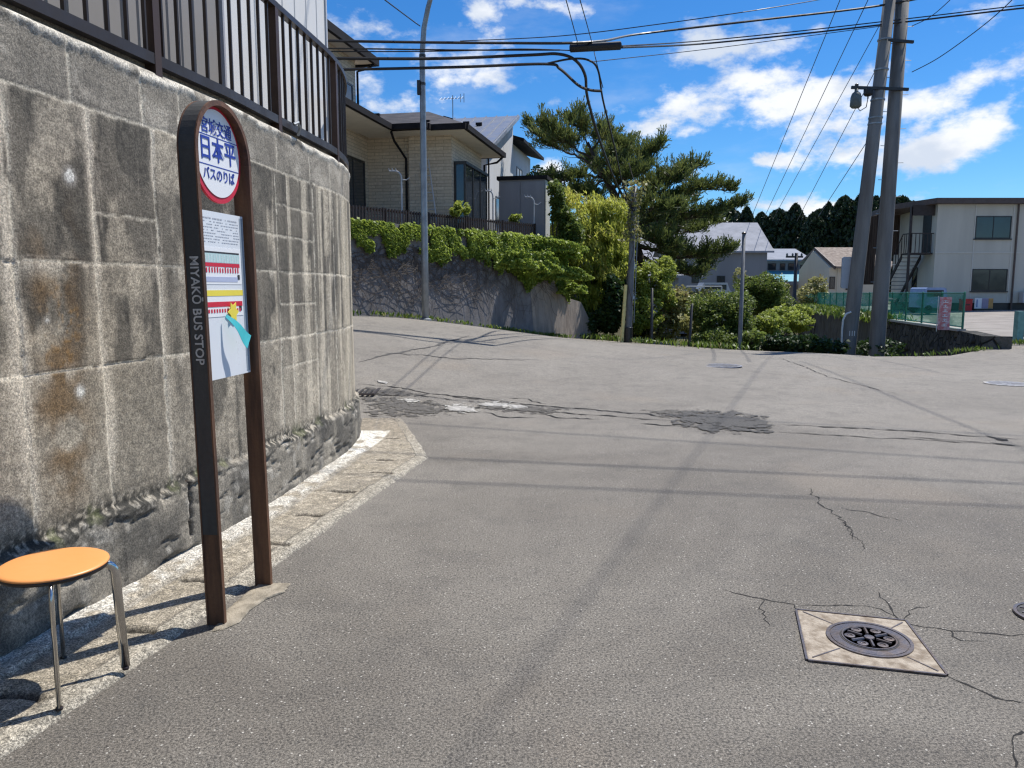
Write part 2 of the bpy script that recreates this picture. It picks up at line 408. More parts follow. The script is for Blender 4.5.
def gz(x, y):
    z = zf(x, y); m = inpoly(x, y, VAL); d = np.full(x.shape, 1e9)
    for (a, b) in zip(VALE[:-1], VALE[1:]):
        a = np.array(a); b = np.array(b); ab = b-a; t = np.clip(((x-a[0])*ab[0]+(y-a[1])*ab[1])/(ab@ab), 0, 1)
        d = np.minimum(d, np.hypot(x-a[0]-t*ab[0], y-a[1]-t*ab[1]))
    return z-np.where(m, .25+1.9*sm(0, 2.2, d), 0)
def gz1(x, y): return float(gz(np.array([x]), np.array([y]))[0])

xs = np.r_[-900,-500,-300,-200,-120,-80,-50,-35,np.arange(-25, -6, 1.0),np.arange(-6, 22, .35),np.arange(22, 45, 1.0),50,60,80,120,200,300,500,900]
ys = np.r_[-900,-400,-200,-100,-50,-25,-12,np.arange(-6, 8, 1.0),np.arange(8, 34, .35),np.arange(34, 66, 1.0),70,80,95,120,160,220,300,500,900]
GX, GY = np.meshgrid(xs, ys); GZ = gz(GX, GY)-.05
def gridfaces(ny, nx):
    i = np.arange(ny-1)[:,None]*nx+np.arange(nx-1)[None,:]; i = i.ravel()
    return np.c_[i, i+1, i+1+nx, i+nx]
g = link_mesh('ground', np.c_[GX.ravel(), GY.ravel(), GZ.ravel()], gridfaces(*GX.shape), M['soil'], origin=(0,0,0), smooth=True); g['kind'] = 'structure'

def sheet(name, poly, step, off, m, kind='structure', fn=zf):
    P = []
    for i in range(len(poly)):
        a = Vector(poly[i]); b = Vector(poly[(i+1)%len(poly)]); k = max(1, int((b-a).length/step))
        P += [a.lerp(b, j/k) for j in range(k)]
    nb = len(P); A = np.array(poly)
    gx, gy = np.meshgrid(np.arange(A[:,0].min(), A[:,0].max(), step), np.arange(A[:,1].min(), A[:,1].max(), step))
    gx = gx.ravel(); gy = gy.ravel()
    ok = inpoly(gx, gy, poly) & (dpoly(gx, gy, poly) > step*.5)
    P += [Vector((a, b)) for a, b in zip(gx[ok], gy[ok])]
    V, E, Fc, *_ = geometry.delaunay_2d_cdt(P, [(i, (i+1)%nb) for i in range(nb)], [], 1, 1e-5)
    X = np.array([(v.x, v.y) for v in V])
    Z = fn(X[:,0], X[:,1])+off
    o = link_mesh(name, np.c_[X, Z], [tuple(f) for f in Fc], m, origin=(0,0,0), smooth=True); o['kind'] = kind
    return o
P0 = Vector((-3.6, 18)); P1 = Vector((2.15, 25.1)); WD = (P1-P0).normalized()
PL = P0-WD*9
EDGE_R = [(24,18.2),(11.3,17.9),(10.7,17.5),(9.6,16.95),(8.1,17.3),(6.25,20.6),(2.45,25.45)]
sheet('road', [(-12,-14),(16,-14),(24,6)]+EDGE_R+[tuple(P0+WD*.05), tuple(PL), (-18,10.5),(-18,-4)], .4, 0, M['asphalt'])
sheet('parking_lot', [(11.35,17.93),(24,18.23),(60,19),(60,60),(21,60),(19.6,52),(12.2,21.1),(10.95,18.0)], 1.2, -.004, M['gravel_lot'])

# ------------------------------------------------------------------ near wall path
def wall_path(s):
    """s = 0 at (-2.068, 3.02); returns x, y, heading"""
    d1 = (math.sin(R(10.3)), math.cos(R(10.3))); L1 = 1.91
    if s <= L1: return -2.068+d1[0]*s, 3.02+d1[1]*s, R(10.3)
    x, y = -2.068+d1[0]*L1, 3.02+d1[1]*L1; L2 = 1.72; d2 = (math.sin(R(5.9)), math.cos(R(5.9)))
    s -= L1
    if s <= L2: return x+d2[0]*s, y+d2[1]*s, R(5.9)
    x += d2[0]*L2; y += d2[1]*L2; s -= L2; Rr = 4.0; h = R(5.9)-s/Rr; hm = R(-72)
    cx, cy = x-Rr*math.cos(R(5.9)), y+Rr*math.sin(R(5.9))
    if h >= hm: return cx+Rr*math.cos(h), cy-Rr*math.sin(h), h
    ex = (R(5.9)-hm)*Rr; s -= ex
    return cx+Rr*math.cos(hm)+math.sin(hm)*s, cy-Rr*math.sin(hm)+math.cos(hm)*s, hm
def wp(s, off=0, z=0):     # off > 0 = towards the street
    x, y, h = wall_path(s); return Vector((x+math.cos(h)*off, y-math.sin(h)*off, z))
S_of_y = lambda y: (y-3.02)/.984 if y < 4.9 else 1.91+(y-4.9)/.996

ss = np.r_[np.arange(-12, -1.3, .25), np.arange(-1.3, 3.2, .0095), np.arange(3.2, 6.2, .014), np.arange(6.2, 15, .12)]
zs = np.r_[-.12, np.arange(0, 2.66, .0098), 2.665]
SG, ZG = np.meshgrid(ss, zs)
YJ = [1.8, 2.26, 2.73, 3.20, 3.67, 4.13, 4.43, 5.08, 5.55, 5.76, 6.28, 6.76, 7.2, 7.7, 8.2]
SJ = [S_of_y(y) for y in YJ]
wob = (fbm(SG*3, ZG*3, 5)-.5)*.03; wob2 = (fbm(SG*20, ZG*20, 6)-.5)*.03
def vline(s0, z0=0, z1_=2.32, w=.010):
    d = np.abs(SG-s0+wob+wob2); return np.where((ZG > z0) & (ZG < z1_), np.exp(-(d/w)**2), 0)
def hline(zz, s0=-20, s1=30, w=.007):
    d = np.abs(ZG-zz+wob*.5+wob2*.7); return np.where((SG > s0) & (SG < s1), np.exp(-(d/w)**2), 0)
J = np.zeros(SG.shape)
for i, s0 in enumerate(SJ): J = np.maximum(J, vline(s0, .42, 2.32, .0075 if i != 6 else .005)*(.7+.3*((i*7)%3)/2))
for s0 in [S_of_y(y) for y in (2.4, 3.02, 3.58, 4.07, 4.38, 5.6, 6.24, 6.72, 7.3)]: J = np.maximum(J, vline(s0, 2.32, 2.6, .008)*.9)
J = np.maximum(J, hline(1.14, w=.0055)); J = np.maximum(J, hline(1.615, w=.005)*.9); J = np.maximum(J, hline(2.325, w=.008)*.8)
J = np.maximum(J, hline(1.85, SJ[4], SJ[5])*.7)
for zz in (2.09, 1.87, 1.385, .93): J = np.maximum(J, hline(zz, SJ[8], SJ[10], .006)*.75)
J = np.maximum(J, hline(1.87, SJ[7], SJ[9])*.8)
for k in range(7): J = np.maximum(J, hline(.70, SJ[1]+k*.47, SJ[1]+k*.47+.22, .005)*.0)
blk = np.searchsorted(np.array(SJ), SG)*7+np.searchsorted(np.array([.43,1.14,1.615,2.325,2.6]), ZG)*31
br = _h(blk, blk*3+1, 11)
big = fbm(SG*1.6, ZG*1.3, 21); med = fbm(SG*7, ZG*6, 22, 5); stre = fbm(SG*16, ZG*.9, 23, 4); stre2 = fbm(SG*38, ZG*1.6, 24, 3)
fin = fbm(SG*45, ZG*45, 25, 3)
base = np.array([.30,.272,.225]); dark = np.array([.088,.082,.070]); light = np.array([.52,.47,.385])
C = base[None,None,:]*np.ones(SG.shape+(1,))
def mixc(C, c, f): f = np.clip(f, 0, 1)[...,None]; return C*(1-f)+np.asarray(c)*f
bias = np.where(ZG > 1.615, .27, np.where(ZG > 1.14, .14, -.02))-.10*sm(SJ[7], SJ[9], SG)
dk_ = bias+.36*fbm(SG*2.4, ZG*1.9, 28, 5)+.50*fbm(SG*12, ZG*.7, 29, 4)+.14*(br-.5)
darkm = sm(.46, .57, dk_)
C = mixc(C, dark*.8, darkm*.93)
C = mixc(C, dark*1.5, sm(.55, .75, med)*.35)
C = mixc(C, light, sm(.56, .72, fbm(SG*5, ZG*3.2, 27, 5))*.55*(ZG < 2.32)); C = mixc(C, light, sm(.62, .8, stre2*.6+med*.4)*.35*(ZG < 2.32))
C = C*(.80+.40*sm(.3,.7,fin))[...,None]
C = mixc(C, light*.9, sm(.62, .45, np.abs(big-.45)*6)*.16)
C = C*(.86+.28*br)[...,None]
# brown growth in one column of blocks
bc = np.exp(-((SG-(SJ[3]+SJ[4])/2+(med-.5)*.25)/.13)**2)*sm(.35, .8, ZG)*sm(2.1, 1.35, ZG)
C = mixc(C, (.16,.095,.035), bc*sm(.3, .6, med)*.85); C = mixc(C, (.27,.15,.04), bc*sm(.58, .7, fin)*.6*sm(1.0,1.2,ZG)*sm(1.7,1.4,ZG))
# pale run-off beside the joints
nearj = np.zeros(SG.shape)
for s0 in SJ: nearj = np.maximum(nearj, np.exp(-((SG-s0-(stre-.5)*.09)/.022)**2))
nearj *= (ZG > .4) & (ZG < 2.32)
C = mixc(C, (.58,.53,.45), nearj*sm(.40, .55, fbm(SG*9, ZG*2.5, 31))*.8)
for s0, w_ in ((SJ[3]-.02, .05), (SJ[4]+.015, .04), (SJ[5], .025), (SJ[8]-.03, .05)):
    q_ = np.exp(-((SG-s0-(fbm(ZG*3, ZG*0+s0, 37)-.5)*.10)/w_)**2)*(ZG > .5)*(ZG < 2.32); C = mixc(C, (.60,.55,.47), q_*sm(.44, .56, fbm(SG*14, ZG*2.2, 38, 5))*.85)
hj = np.zeros(SG.shape)
for zz in (1.14, 1.615): hj = np.maximum(hj, np.exp(-np.abs(zz-.02-ZG)/.03)*(ZG < zz+.03))
C = mixc(C, (.56,.52,.45), hj*sm(.5, .75, fbm(SG*14, ZG*5, 33))*.8)
# far pale streaks
fp = sm(SJ[7], SJ[10], SG)*sm(.42, .58, fbm(SG*11, ZG*.7, 35)); C = mixc(C, (.58,.53,.44), fp*.75*(ZG < 2.32))
fd = sm(SJ[6], SJ[8], SG)*sm(.50, .58, fbm(SG*9, ZG*.5, 36))*sm(.7,1.5,ZG); C = mixc(C, dark, fd*.8*(ZG < 2.32))
fp = sm(SJ[11]-.1, SJ[12], SG); C = mixc(C, (.44,.40,.32), fp*.7*sm(.25,.55,stre))
# coping course and the crumbled white edge above it
cop = (ZG > 2.325); C = mixc(C, (.30,.28,.245), cop*.75)
C = mixc(C, (.46,.43,.38), cop*sm(.5, .7, fbm(SG*5, ZG*8, 41))*.6); C = mixc(C, (.12,.11,.095), cop*sm(.55, .75, fbm(SG*6, ZG*3, 42))*.55)
edge = np.exp(-((ZG-2.585+(fbm(SG*5, SG*0, 43)-.5)*.06)/.026)**2)
C = mixc(C, (.74,.71,.64), edge*sm(.30, .48, fbm(SG*9, ZG*12, 44, 5)))
C = mixc(C, (.70,.66,.57), J*sm(.22, .45, fbm(SG*20, ZG*20, 45))*.95)
C = C*np.array([.97,.93,.86])*(.92+.16*sm(.3,.7,big))[...,None]
C = mixc(C, (.04,.037,.033), np.exp(-(np.abs(ZG-1.14+wob*.5+wob2*.7-.008)/.004)**2)*.0)
# footing: broken ledge, dark moss, painted dark holes
led = .43-.02*np.clip(SG/4, 0, 1)+(fbm(SG*4, SG*0+3, 51)-.5)*.05
foot = sm(.015, -.015, ZG-led)
C = mixc(C, (.20,.185,.155), foot*.6); C = mixc(C, dark*.9, foot*sm(.4, .65, fbm(SG*4, ZG*5, 52))*.8)
C = mixc(C, (.45,.42,.36), foot*sm(.62, .75, fbm(SG*10, ZG*9, 54))*.5)
lb = np.exp(-((ZG-led-.01)/(.02+.06*fbm(SG*3,SG*0,62)))**2); rgh = fbm(SG*22, ZG*30, 53, 3)
rg2 = fbm(SG*55, ZG*60, 60, 3); C = mixc(C, (.024,.023,.018), lb*sm(.40, .50, rg2)*.97*sm(.22,.45,fbm(SG*2.2, SG*0, 56))); C = mixc(C, (.38,.35,.29), lb*sm(.43, .34, rg2)*.45)  # near-black specks put the shade of small rubble holes into the colour
C = mixc(C, (.09,.10,.035), lb*sm(.6, .7, fbm(SG*8, ZG*9, 57))*.6)
crk = np.exp(-(np.abs(SG-S_of_y(4.22)+(fbm(ZG*12, ZG*0, 61)-.5)*.08)/.012)**2)*(ZG < led)*(ZG > .12)
C = mixc(C, (.05,.035,.025), crk*.9)
# two filled weep holes
for (u, v) in ((68,176),(78,391),(45,320)):
    x, y, z = ray(u, v); k = (-2.068-.182*3.02)/(x-.182*y); sx = (y*k-3.02)/.984; sz = EYE+z*k
    rr = .032 if u == 68 else (.024 if u == 78 else .008); d = np.hypot(SG-sx, ZG-sz)+wob2*.4
    C = mixc(C, (.68,.66,.60), sm(rr*1.1, rr*.85, d)); C = mixc(C, (.40,.37,.32), np.exp(-(np.abs(d-rr*1.25)/.01)**2)*.5)
# relief
D = -J*.006+(med-.5)*.006+(fin-.5)*.004+(br-.5)*.006*(ZG < 2.32)+.003
D = D+foot*.045*sm(.3,.55,fbm(SG*6,ZG*20,58)*.5+.3)+lb*(fbm(SG*50,ZG*50,59)-.5)*.014-crk*.03+edge*.012
D = D-sm(2.6, 2.64, ZG)*.06
D = D+(2.6-ZG)*.004
wx = np.array([wall_path(s) for s in ss])
PX = wx[:,0][None,:]+np.cos(wx[:,2])[None,:]*D; PY = wx[:,1][None,:]-np.sin(wx[:,2])[None,:]*D
ZW = ZG+np.maximum(0, zf(PX, PY)-.05)*(ZG < .2)
# extra rows: top going back
bx = wx[:,0]-np.cos(wx[:,2])*.35; by = wx[:,1]+np.sin(wx[:,2])*.35
PXa = np.vstack([PX, bx[None], bx[None]]); PYa = np.vstack([PY, by[None], by[None]]); PZa = np.vstack([ZW, np.full((1,len(ss)), 2.67), np.full((1,len(ss)), -.3)])
Ca = np.concatenate([C, C[-1:], C[-1:]], 0)
o = link_mesh('retaining_wall', np.c_[PXa.ravel(), PYa.ravel(), PZa.ravel()], gridfaces(*PXa.shape), M['old_concrete'], smooth=True,
              origin=(*wall_path(2)[:2], 0), attrs={'Col': np.clip(Ca, 0, 1).reshape(-1, 3)})
tag(o, 'weathered grey concrete block retaining wall behind the bus stop, streaked black and white', 'wall')
# terrace fill behind it
tp = [wp(s, -.36) for s in np.linspace(-12, 15, 50)]
mb = MB(); mb.prism([(p.x, p.y, 2.6) for p in tp]+[(-14,9,2.6),(-14,-9,2.6)], (0,0,-2.9)); o = mb.build('terrace', M['terrace'], origin=(0,0,0)); o['kind'] = 'structure'

# ------------------------------------------------------------------ pavement (gutter lids) along the wall
def xR(y): return np.where(y < 6.76, -.73+.1998*(y-6.76), -.73-(y-6.76)*.248)
ya = np.r_[np.arange(-3, 1.6, .1), np.arange(1.6, 8.72, .012)]; ta = np.linspace(0, 1, 76)
wl = np.array([[p.x, p.y] for p in (wp(s, .03) for s in np.linspace(-8, 6.0, 200))])
xl = np.interp(ya, wl[:,1], wl[:,0]); xl = np.where(ya > 7.8, np.interp(ya, [7.8, 8.72], [np.interp(7.8, wl[:,1], wl[:,0]), -1.70]), xl)
YG, TG = np.meshgrid(ya, ta, indexing='ij'); XLg = xl[:,None]; XR = xR(ya)[:,None]+(fbm(ya*9, ya*0, 71)[:,None]-.5)*.035
XG = XLg+(XR-XLg)*TG; W_ = XR-XLg; din = TG*W_; dout = (1-TG)*W_
a_ = fbm(XG*9, YG*9, 72); b_ = fbm(XG*40, YG*40, 73, 3); c_ = fbm(XG*2.5, YG*2.5, 74)
C = np.ones(XG.shape+(1,))*np.array([.30,.262,.20])
C = mixc(C, (.26,.225,.165), sm(.4, .7, a_)*.7); C = mixc(C, (.52,.46,.36), sm(.55, .75, b_)*.6); C = mixc(C, (.12,.105,.085), sm(.66, .8, b_*.5+a_*.5)*.6)
C = mixc(C, (.20,.18,.145), sm(.5, .7, c_)*.4)
strip = sm(.16, .13, din+(a_-.5)*.05)*sm(2.2, 3.2, YG)*sm(7.9,7.7,YG); C = mixc(C, (.60,.57,.50), strip*.8*sm(.25,.5,a_))
C = mixc(C, (.30,.28,.24), sm(.015, .0, np.abs(din-.17+(a_-.5)*.03)-.006)*.6)
kerb = sm(.12, .11, dout); C = mixc(C, (.34,.31,.25), kerb*.75); C = mixc(C, (.09,.08,.065), np.exp(-(np.abs(dout-.122+(b_-.5)*.012)/.006)**2)*.75)
C = mixc(C, (.10,.095,.085), sm(.03, .0, dout+(b_-.5)*.03)*.7)
Dz = np.full(XG.shape, .028)+(b_-.5)*.004+strip*.02-kerb*.004-sm(.05, 0, dout)*.030+(a_-.5)*.006
slots = [gp(*p) for p in ((21,703),(137,635),(199,585),(275,548),(308,519),(343,495),(381,476),(392,441),(385,463))]
for i, q in enumerate(slots):
    lx = .085 if i < 7 else .07
    d = np.maximum(np.abs(XG-q.x)-lx+(b_-.5)*.02, 0)/.006; e = np.abs(YG-q.y-(XG-q.x)*-.12+(a_-.5)*.05)/(.011+.012*a_)
    m = np.exp(-d**2-e**2)
    C = mixc(C, (.012,.010,.008), m*1.7); Dz = Dz-np.clip(m*1.6, 0, 1)*.035
    jl = np.exp(-(np.abs(YG-q.y-(XG-q.x)*-.12+.0+(a_-.5)*.03)/.004)**2)*(din > .17)*(dout > .1)
    C = mixc(C, (.10,.09,.07), jl*.7); Dz = Dz-jl*.006
tri = (YG > 6.6)*(YG < 7.95)*sm(0, .02, (.12+(YG-6.6)*.16)-din)
C = mixc(C, (.68,.65,.57), tri*.85*sm(.25,.4,a_)); C = mixc(C, (.20,.165,.12), sm(7.3, 7.9, YG)*.45*(1-tri))
o = link_mesh('pavement', np.c_[XG.ravel(), YG.ravel(), (Dz+zf(XG, YG)).ravel()], gridfaces(*XG.shape)[:, ::-1], M['path_concrete'], smooth=True, origin=(0,0,0), attrs={'Col': np.clip(C,0,1).reshape(-1,3)}); o['kind'] = 'structure'
# cement blob at the posts
def ragged(name, c1, c2, sc_=9, thr=.5):
    t = NT(name); p = pos(t); n = t.noise(p, sc_, 6, .7); n2 = t.noise(p, 60, 3, .6)
    e = t.n('ShaderNodeAttribute', attribute_name='e').outputs['Fac']
    a = t.ramp(t.math('ADD', e, t.math('MULTIPLY', t.math('SUBTRACT', n, .5), 4.2)), thr, thr+.22)
    k = t.mix(t.ramp(n2, .35, .65), c1, c2)
    b = t.n('ShaderNodeBsdfPrincipled', {'Base Color': k, 'Roughness': .9}); t.set(b.inputs['Normal'], t.bump(n2, .8, .01))
    tr = t.n('ShaderNodeBsdfTransparent'); ms = t.n('ShaderNodeMixShader'); t.set(ms.inputs[0], a); t.t.links.new(tr.outputs[0], ms.inputs[1]); t.t.links.new(b.outputs[0], ms.inputs[2])
    o = t.n('ShaderNodeOutputMaterial'); t.t.links.new(ms.outputs[0], o.inputs[0]); return t.m
def blob(name, pix, m, h=.012, seed=1, n=16, kind='structure', base=.004):
    P = [gp(*p) for p in pix]; c = sum(P, Vector())/len(P); rr = random.Random(seed); ring = []
    for i in range(len(P)):
        a, b = P[i], P[(i+1)%len(P)]
        for k in range(n):
            q = a.lerp(b, k/n); q = q+(q-c)*rr.uniform(-.035, .035); ring.append(q)
    V = []; Fc = []; K = len(ring); levels = [(1.0, 0), (.93, .8), (.7, 1), (.35, 1)]
    for s_, hh in levels:
        for q in ring:
            p = c.lerp(q, s_); V.append((p.x, p.y, z1(p.x, p.y)+base+h*hh))
    V.append((c.x, c.y, z1(c.x, c.y)+base+h))
    for l in range(len(levels)-1):
        for k in range(K): Fc.append((l*K+k, l*K+(k+1)%K, (l+1)*K+(k+1)%K, (l+1)*K+k))
    for k in range(K): Fc.append((3*K+k, 3*K+(k+1)%K, len(V)-1))
    A_e = np.r_[np.zeros(K), np.full(K, .12), np.full(K, .55), np.full(K, .85), [1.0]]
    o = link_mesh(name, V, Fc, m, origin=(c.x, c.y, c.z), smooth=True, attrs={'e': A_e}); o['kind'] = kind; return o
M['cement'] = mat('pale_cement_patch', (.38,.33,.25), .9, .7, 14, .8, c2=(.18,.155,.115), fine=90, bd=.008)
blob('pavement_patch', [(212,632),(226,612),(246,594),(262,583),(291,584),(284,593),(266,600),(250,611),(240,623),(224,630)], M['cement'], .010, base=.003)

# ------------------------------------------------------------------ road wear and thin dark lines
def ribbon(name, pix, w, m, off=.006, seed=0, jag=.03, taper=True):
    rr = random.Random(seed); P = [gp(*p) for p in pix]; Q = []
    near = min(p[1] for p in pix) > 450; off = .0012 if near else off; stp = .03 if near else .07
    for a, b in zip(P[:-1], P[1:]):
        k = max(2, int((b-a).length/stp))
        for j in range(k): Q.append(a.lerp(b, j/k))
    Q.append(P[-1]); V = []; Fc = []; n = len(Q); drift = 0
    for i, q in enumerate(Q):
        t = (Q[min(i+1,n-1)]-Q[max(i-1,0)]); t.z = 0; t.normalize(); nn = Vector((-t.y, t.x, 0))
        drift = drift*.8+rr.uniform(-1, 1)*jag; ww = w*rr.uniform(.25, 1.6)*(min(1, 4*min(i, n-1-i)/n+.25) if taper else 1)
        for sgn in (-1, 1):
            p = q+nn*(drift+sgn*ww/2); V.append((p.x, p.y, z1(p.x, p.y)+off))
        if i: Fc.append((2*i-2, 2*i-1, 2*i+1, 2*i))
    o = link_mesh(name, V, Fc, m, origin=tuple(P[0])); o['kind'] = 'structure'; return o
ck = M['crack_and_line']
ribbon('road_crack_and_line', [(358,384),(400,388),(450,396),(505,402),(560,408),(640,414)], .035, ck, seed=1)
ribbon('road_crack_and_line', [(360,404),(395,407),(440,408)], .03, ck, seed=2)
ribbon('road_crack_and_line', [(395,400),(450,407),(520,411),(600,416),(672,421)], .035, ck, seed=3)
ribbon('road_crack_and_line', [(775,424),(860,429),(940,434),(1024,440)], .035, ck, seed=4)
ribbon('road_crack_and_line', [(778,432),(880,438),(1024,446)], .025, ck, seed=14)
ribbon('road_crack_and_line', [(640,424),(690,428)], .03, ck, seed=5)
ribbon('road_crack_and_line', [(722,590),(760,598),(792,605),(797,611)], .008, ck, seed=6, jag=.012)
ribbon('road_crack_and_line', [(797,606),(840,603),(882,609),(900,618)], .008, ck, seed=7, jag=.012)
ribbon('road_crack_and_line', [(880,592),(890,606),(905,622)], .008, ck, seed=8, jag=.01)
ribbon('road_crack_and_line', [(905,623),(950,630),(1010,635),(1024,634)], .009, ck, seed=9, jag=.01)
ribbon('road_crack_and_line', [(946,676),(975,690),(1005,702),(1024,705)], .011, ck, seed=10, jag=.012)
ribbon('road_crack_and_line', [(808,488),(822,503),(838,520),(860,540)], .012, ck, seed=11, jag=.02)
ribbon('road_crack_and_line', [(838,508),(870,512),(905,520)], .010, ck, seed=12, jag=.02)
ribbon('road_crack_and_line', [(1024,732),(1015,736),(1014,752),(1018,768)], .008, ck, seed=13, jag=.006, taper=False)
ribbon('road_crack_and_line', [(985,436),(1000,440),(1008,441)], .09, ck, seed=15, jag=.006)
ribbon('road_crack_and_line', [(990,443),(1015,446)], .07, ck, seed=16, jag=.006)
ribbon('road_crack_and_line', [(370,352),(450,358),(540,360)], .03, M['tarmac_patch'], seed=17, jag=.05)
ribbon('road_crack_and_line', [(358,362),(430,347),(470,336)], .05, M['tarmac_patch'], seed=18, jag=.03)
RG = ragged('ragged_dark_tarmac', (.045,.043,.041), (.105,.10,.092), 4, .25); RG2 = ragged('ragged_worn_edge', (.06,.055,.048), (.13,.12,.105), 7, .55); RG3 = ragged('crumbled_cement', (.26,.25,.22), (.56,.54,.49), 12, .75)
blob('road_patch', [(668,414),(690,409),(735,411),(768,417),(782,425),(774,433),(735,436),(700,434),(672,426)], RG, .001, 3, base=.010)
blob('road_patch', [(700,417),(725,415),(755,419),(768,425),(758,430),(725,431),(702,427)], RG, .001, 13, base=.014)
blob('road_patch', [(640,410),(680,408),(700,412),(690,420),(655,419)], RG2, .001, 14, base=.007)
blob('road_patch', [(352,396),(400,394),(450,402),(470,412),(430,420),(358,420)], RG2, .001, 8, base=.007)
blob('road_patch', [(358,386),(400,388),(440,396),(400,399),(358,396)], RG2, .001, 18, base=.008)
blob('road_patch', [(470,400),(540,404),(580,410),(560,416),(500,414),(465,408)], RG2, .001, 19, base=.007)
blob('cement_fragment', [(438,404),(462,401),(484,407),(488,414),(462,417),(440,412)], RG3, .002, 31, base=.012)
blob('cement_fragment', [(468,402),(500,399),(528,404),(534,411),(508,412),(480,409)], RG3, .002, 32, base=.012)
blob('cement_fragment', [(392,398),(412,398),(428,402),(414,406),(394,403)], RG3, .002, 33, base=.012)
for k, (a_, b_2) in enumerate((((400,392),(452,402)),((452,396),(500,400)),((505,398),(548,404)),((365,390),(410,396)),((420,408),(470,414)),((540,412),(600,419)),((600,411),(672,419)),((484,412),(540,418)))):
    m_ = ((a_[0]+b_2[0])/2, (a_[1]+b_2[1])/2+(2 if k%2 else -1.5)); ribbon('road_crack_and_line', [a_, m_, b_2], .028, ck, seed=40+k, jag=.05)
for k, pp_ in enumerate((((780,358),(828,377),(900,395)),((1024,447),(960,441),(905,437)),((838,520),(852,530),(868,552)),((760,598),(768,612),(765,625)),((950,630),(962,640),(985,643)),((905,622),(912,612),(930,606)))):  # first entry is a thin dark line over the far road, then crack branches
    ribbon('road_crack_and_line', list(pp_), .02 if pp_[0][1] < 450 else .006, ck, seed=60+k, jag=.02)
for i, px_ in enumerate(([(446,408),(458,407),(474,410),(476,412),(460,412),(449,411)],[(476,405),(496,404),(508,406),(502,407),(486,407)],[(508,406),(520,406),(528,408),(514,409)],[(402,400.5),(412,401),(420,402),(408,402)],[(377,381),(388,383),(386,384.5),(378,383)])):
    blob('cement_fragment', px_, M['pale_patch'], .012, 20+i, 6, base=.008)
# painted remains near the far edge
M['faded_blue'] = mat('faded_paint', (.34,.36,.42), .8, .5, 9, .1, c2=(.15,.15,.17), fine=14)
# ------------------------------------------------------------------ manholes
def manhole_square():
    Q = [gp(*p, dz=0) for p in ((797,611),(905,622),(946,676),(808,661))]
    c = gp(869,641); t = thing('manhole', 'round iron manhole cover in a pale square concrete surround, in the near right asphalt', 'manhole', c)
    mb = MB(); h = .006
    def Z(p, k): return Vector((p.x, p.y, k))
    N = 40; r = .165; V = []; Fc = []
    per = []
    for i in range(4):
        for k in range(N//4): per.append(Q[i].lerp(Q[(i+1)%4], k/(N//4)))
    a0 = math.atan2(per[0].y-c.y, per[0].x-c.x)
    for k in range(N):
        p = per[k]; a = math.atan2(p.y-c.y, p.x-c.x)
        for s_, hh in ((1.0, .004), (.985, h), (.5, h+.002)):
            q = p.lerp(c, 1-s_) if s_ > .6 else Vector(((p.x*.45+c.x*.55), (p.y*.45+c.y*.55), 0))
            V.append((q.x, q.y, hh))
        V.append((c.x+math.cos(a)*r, c.y+math.sin(a)*r, h+.002))
    for k in range(N):
        for l in range(3): Fc.append((k*4+l, ((k+1)%N)*4+l, ((k+1)%N)*4+l+1, k*4+l+1))
    link_mesh('concrete_surround', V, Fc, M['surround'], t)
    mb = MB()
    for i in range(4):
        a, b = Q[i], Q[(i+1)%4]; d = (b-a).normalized(); n = Vector((-d.y, d.x, 0)); w = .009
        mb.ob((a.x, a.y, .001), (b-a).xy.to_3d(), n*w, (0,0,.008))
    mb.build('edge_strip', M['iron'], t)
    for q_ in Q:
        e_ = (c-q_); e_.z = 0; L_ = e_.length; e_.normalize(); n_ = Vector((-e_.y, e_.x, 0)); MB().ob(Vector((q_.x, q_.y, .0045))+e_*.03, e_*(L_-.21), n_*.006, (0,0,.0045)).build('seam_strip', M['iron'], t)
    mb = MB(); mb.lathe((c.x, c.y, 0), [(.172,.0),(.172,.013),(.158,.013),(.158,.009),(.155,.009)], 48); mb.build('cover_frame', M['iron'], t)
    mb = MB(); mb.lathe((c.x, c.y, 0), [(.153,.0),(.153,.012),(.125,.013),(.118,.013)], 48)
    mb.build('cover', M['iron'], t)
    mb = MB(); mb.lathe((c.x, c.y, 0), [(.117,.0),(.117,.0145),(0.001,.0145)], 40); d_ = mb.build('centre_plate', M['iron_dark'], t)
    mb = MB()
    for k in range(6):
        a = k*math.pi/3+.3
        P = [(c.x+math.cos(a)*rr_, c.y+math.sin(a)*rr_, .0155) for rr_ in (.03, .09)]
        mb.tube(P, .007, 6)
        q = Vector((c.x+math.cos(a+.52)*.078, c.y+math.sin(a+.52)*.078, .0145)); mb.lathe(q, [(.022,0),(.022,.004),(.012,.005),(.010,.002)], 14)
    mb.lathe((c.x, c.y, .0145), [(.022,0),(.02,.005),(.008,.006)], 20)
    mb.lathe((c.x, c.y, .0145), [(.112,0),(.110,.003),(.104,.003),(.102,0)], 40)
    mb.build('raised_pattern', M['iron'], t)
M['surround'] = mat('pale_aggregate', (.44,.38,.30), .9, .6, 16, .8, c2=(.20,.155,.11), fine=90, bd=.008)
manhole_square()
def manhole_round(c, r, label, ring, cov):
    t = thing('manhole', label, 'manhole', c)
    MB().lathe(c, [(r,0),(r,.012),(r*.9,.013),(r*.89,.007)], 40).build('cover_frame', ring, t)
    mb = MB(); mb.lathe(c, [(r*.875,0),(r*.875,.011),(.001,.011)], 40); mb.build('cover', cov, t)
    mb = MB()
    for i in range(-4, 5):
        for j in range(-4, 5):
            if math.hypot(i, j) < 4.3: mb.cb((c[0]+i*r*.18, c[1]+j*r*.18, c[2]+.011), (1, .6*(1 if (i+j)%2 else -1)), r*.12, r*.05, .004)
    mb.build('raised_pattern', ring, t)
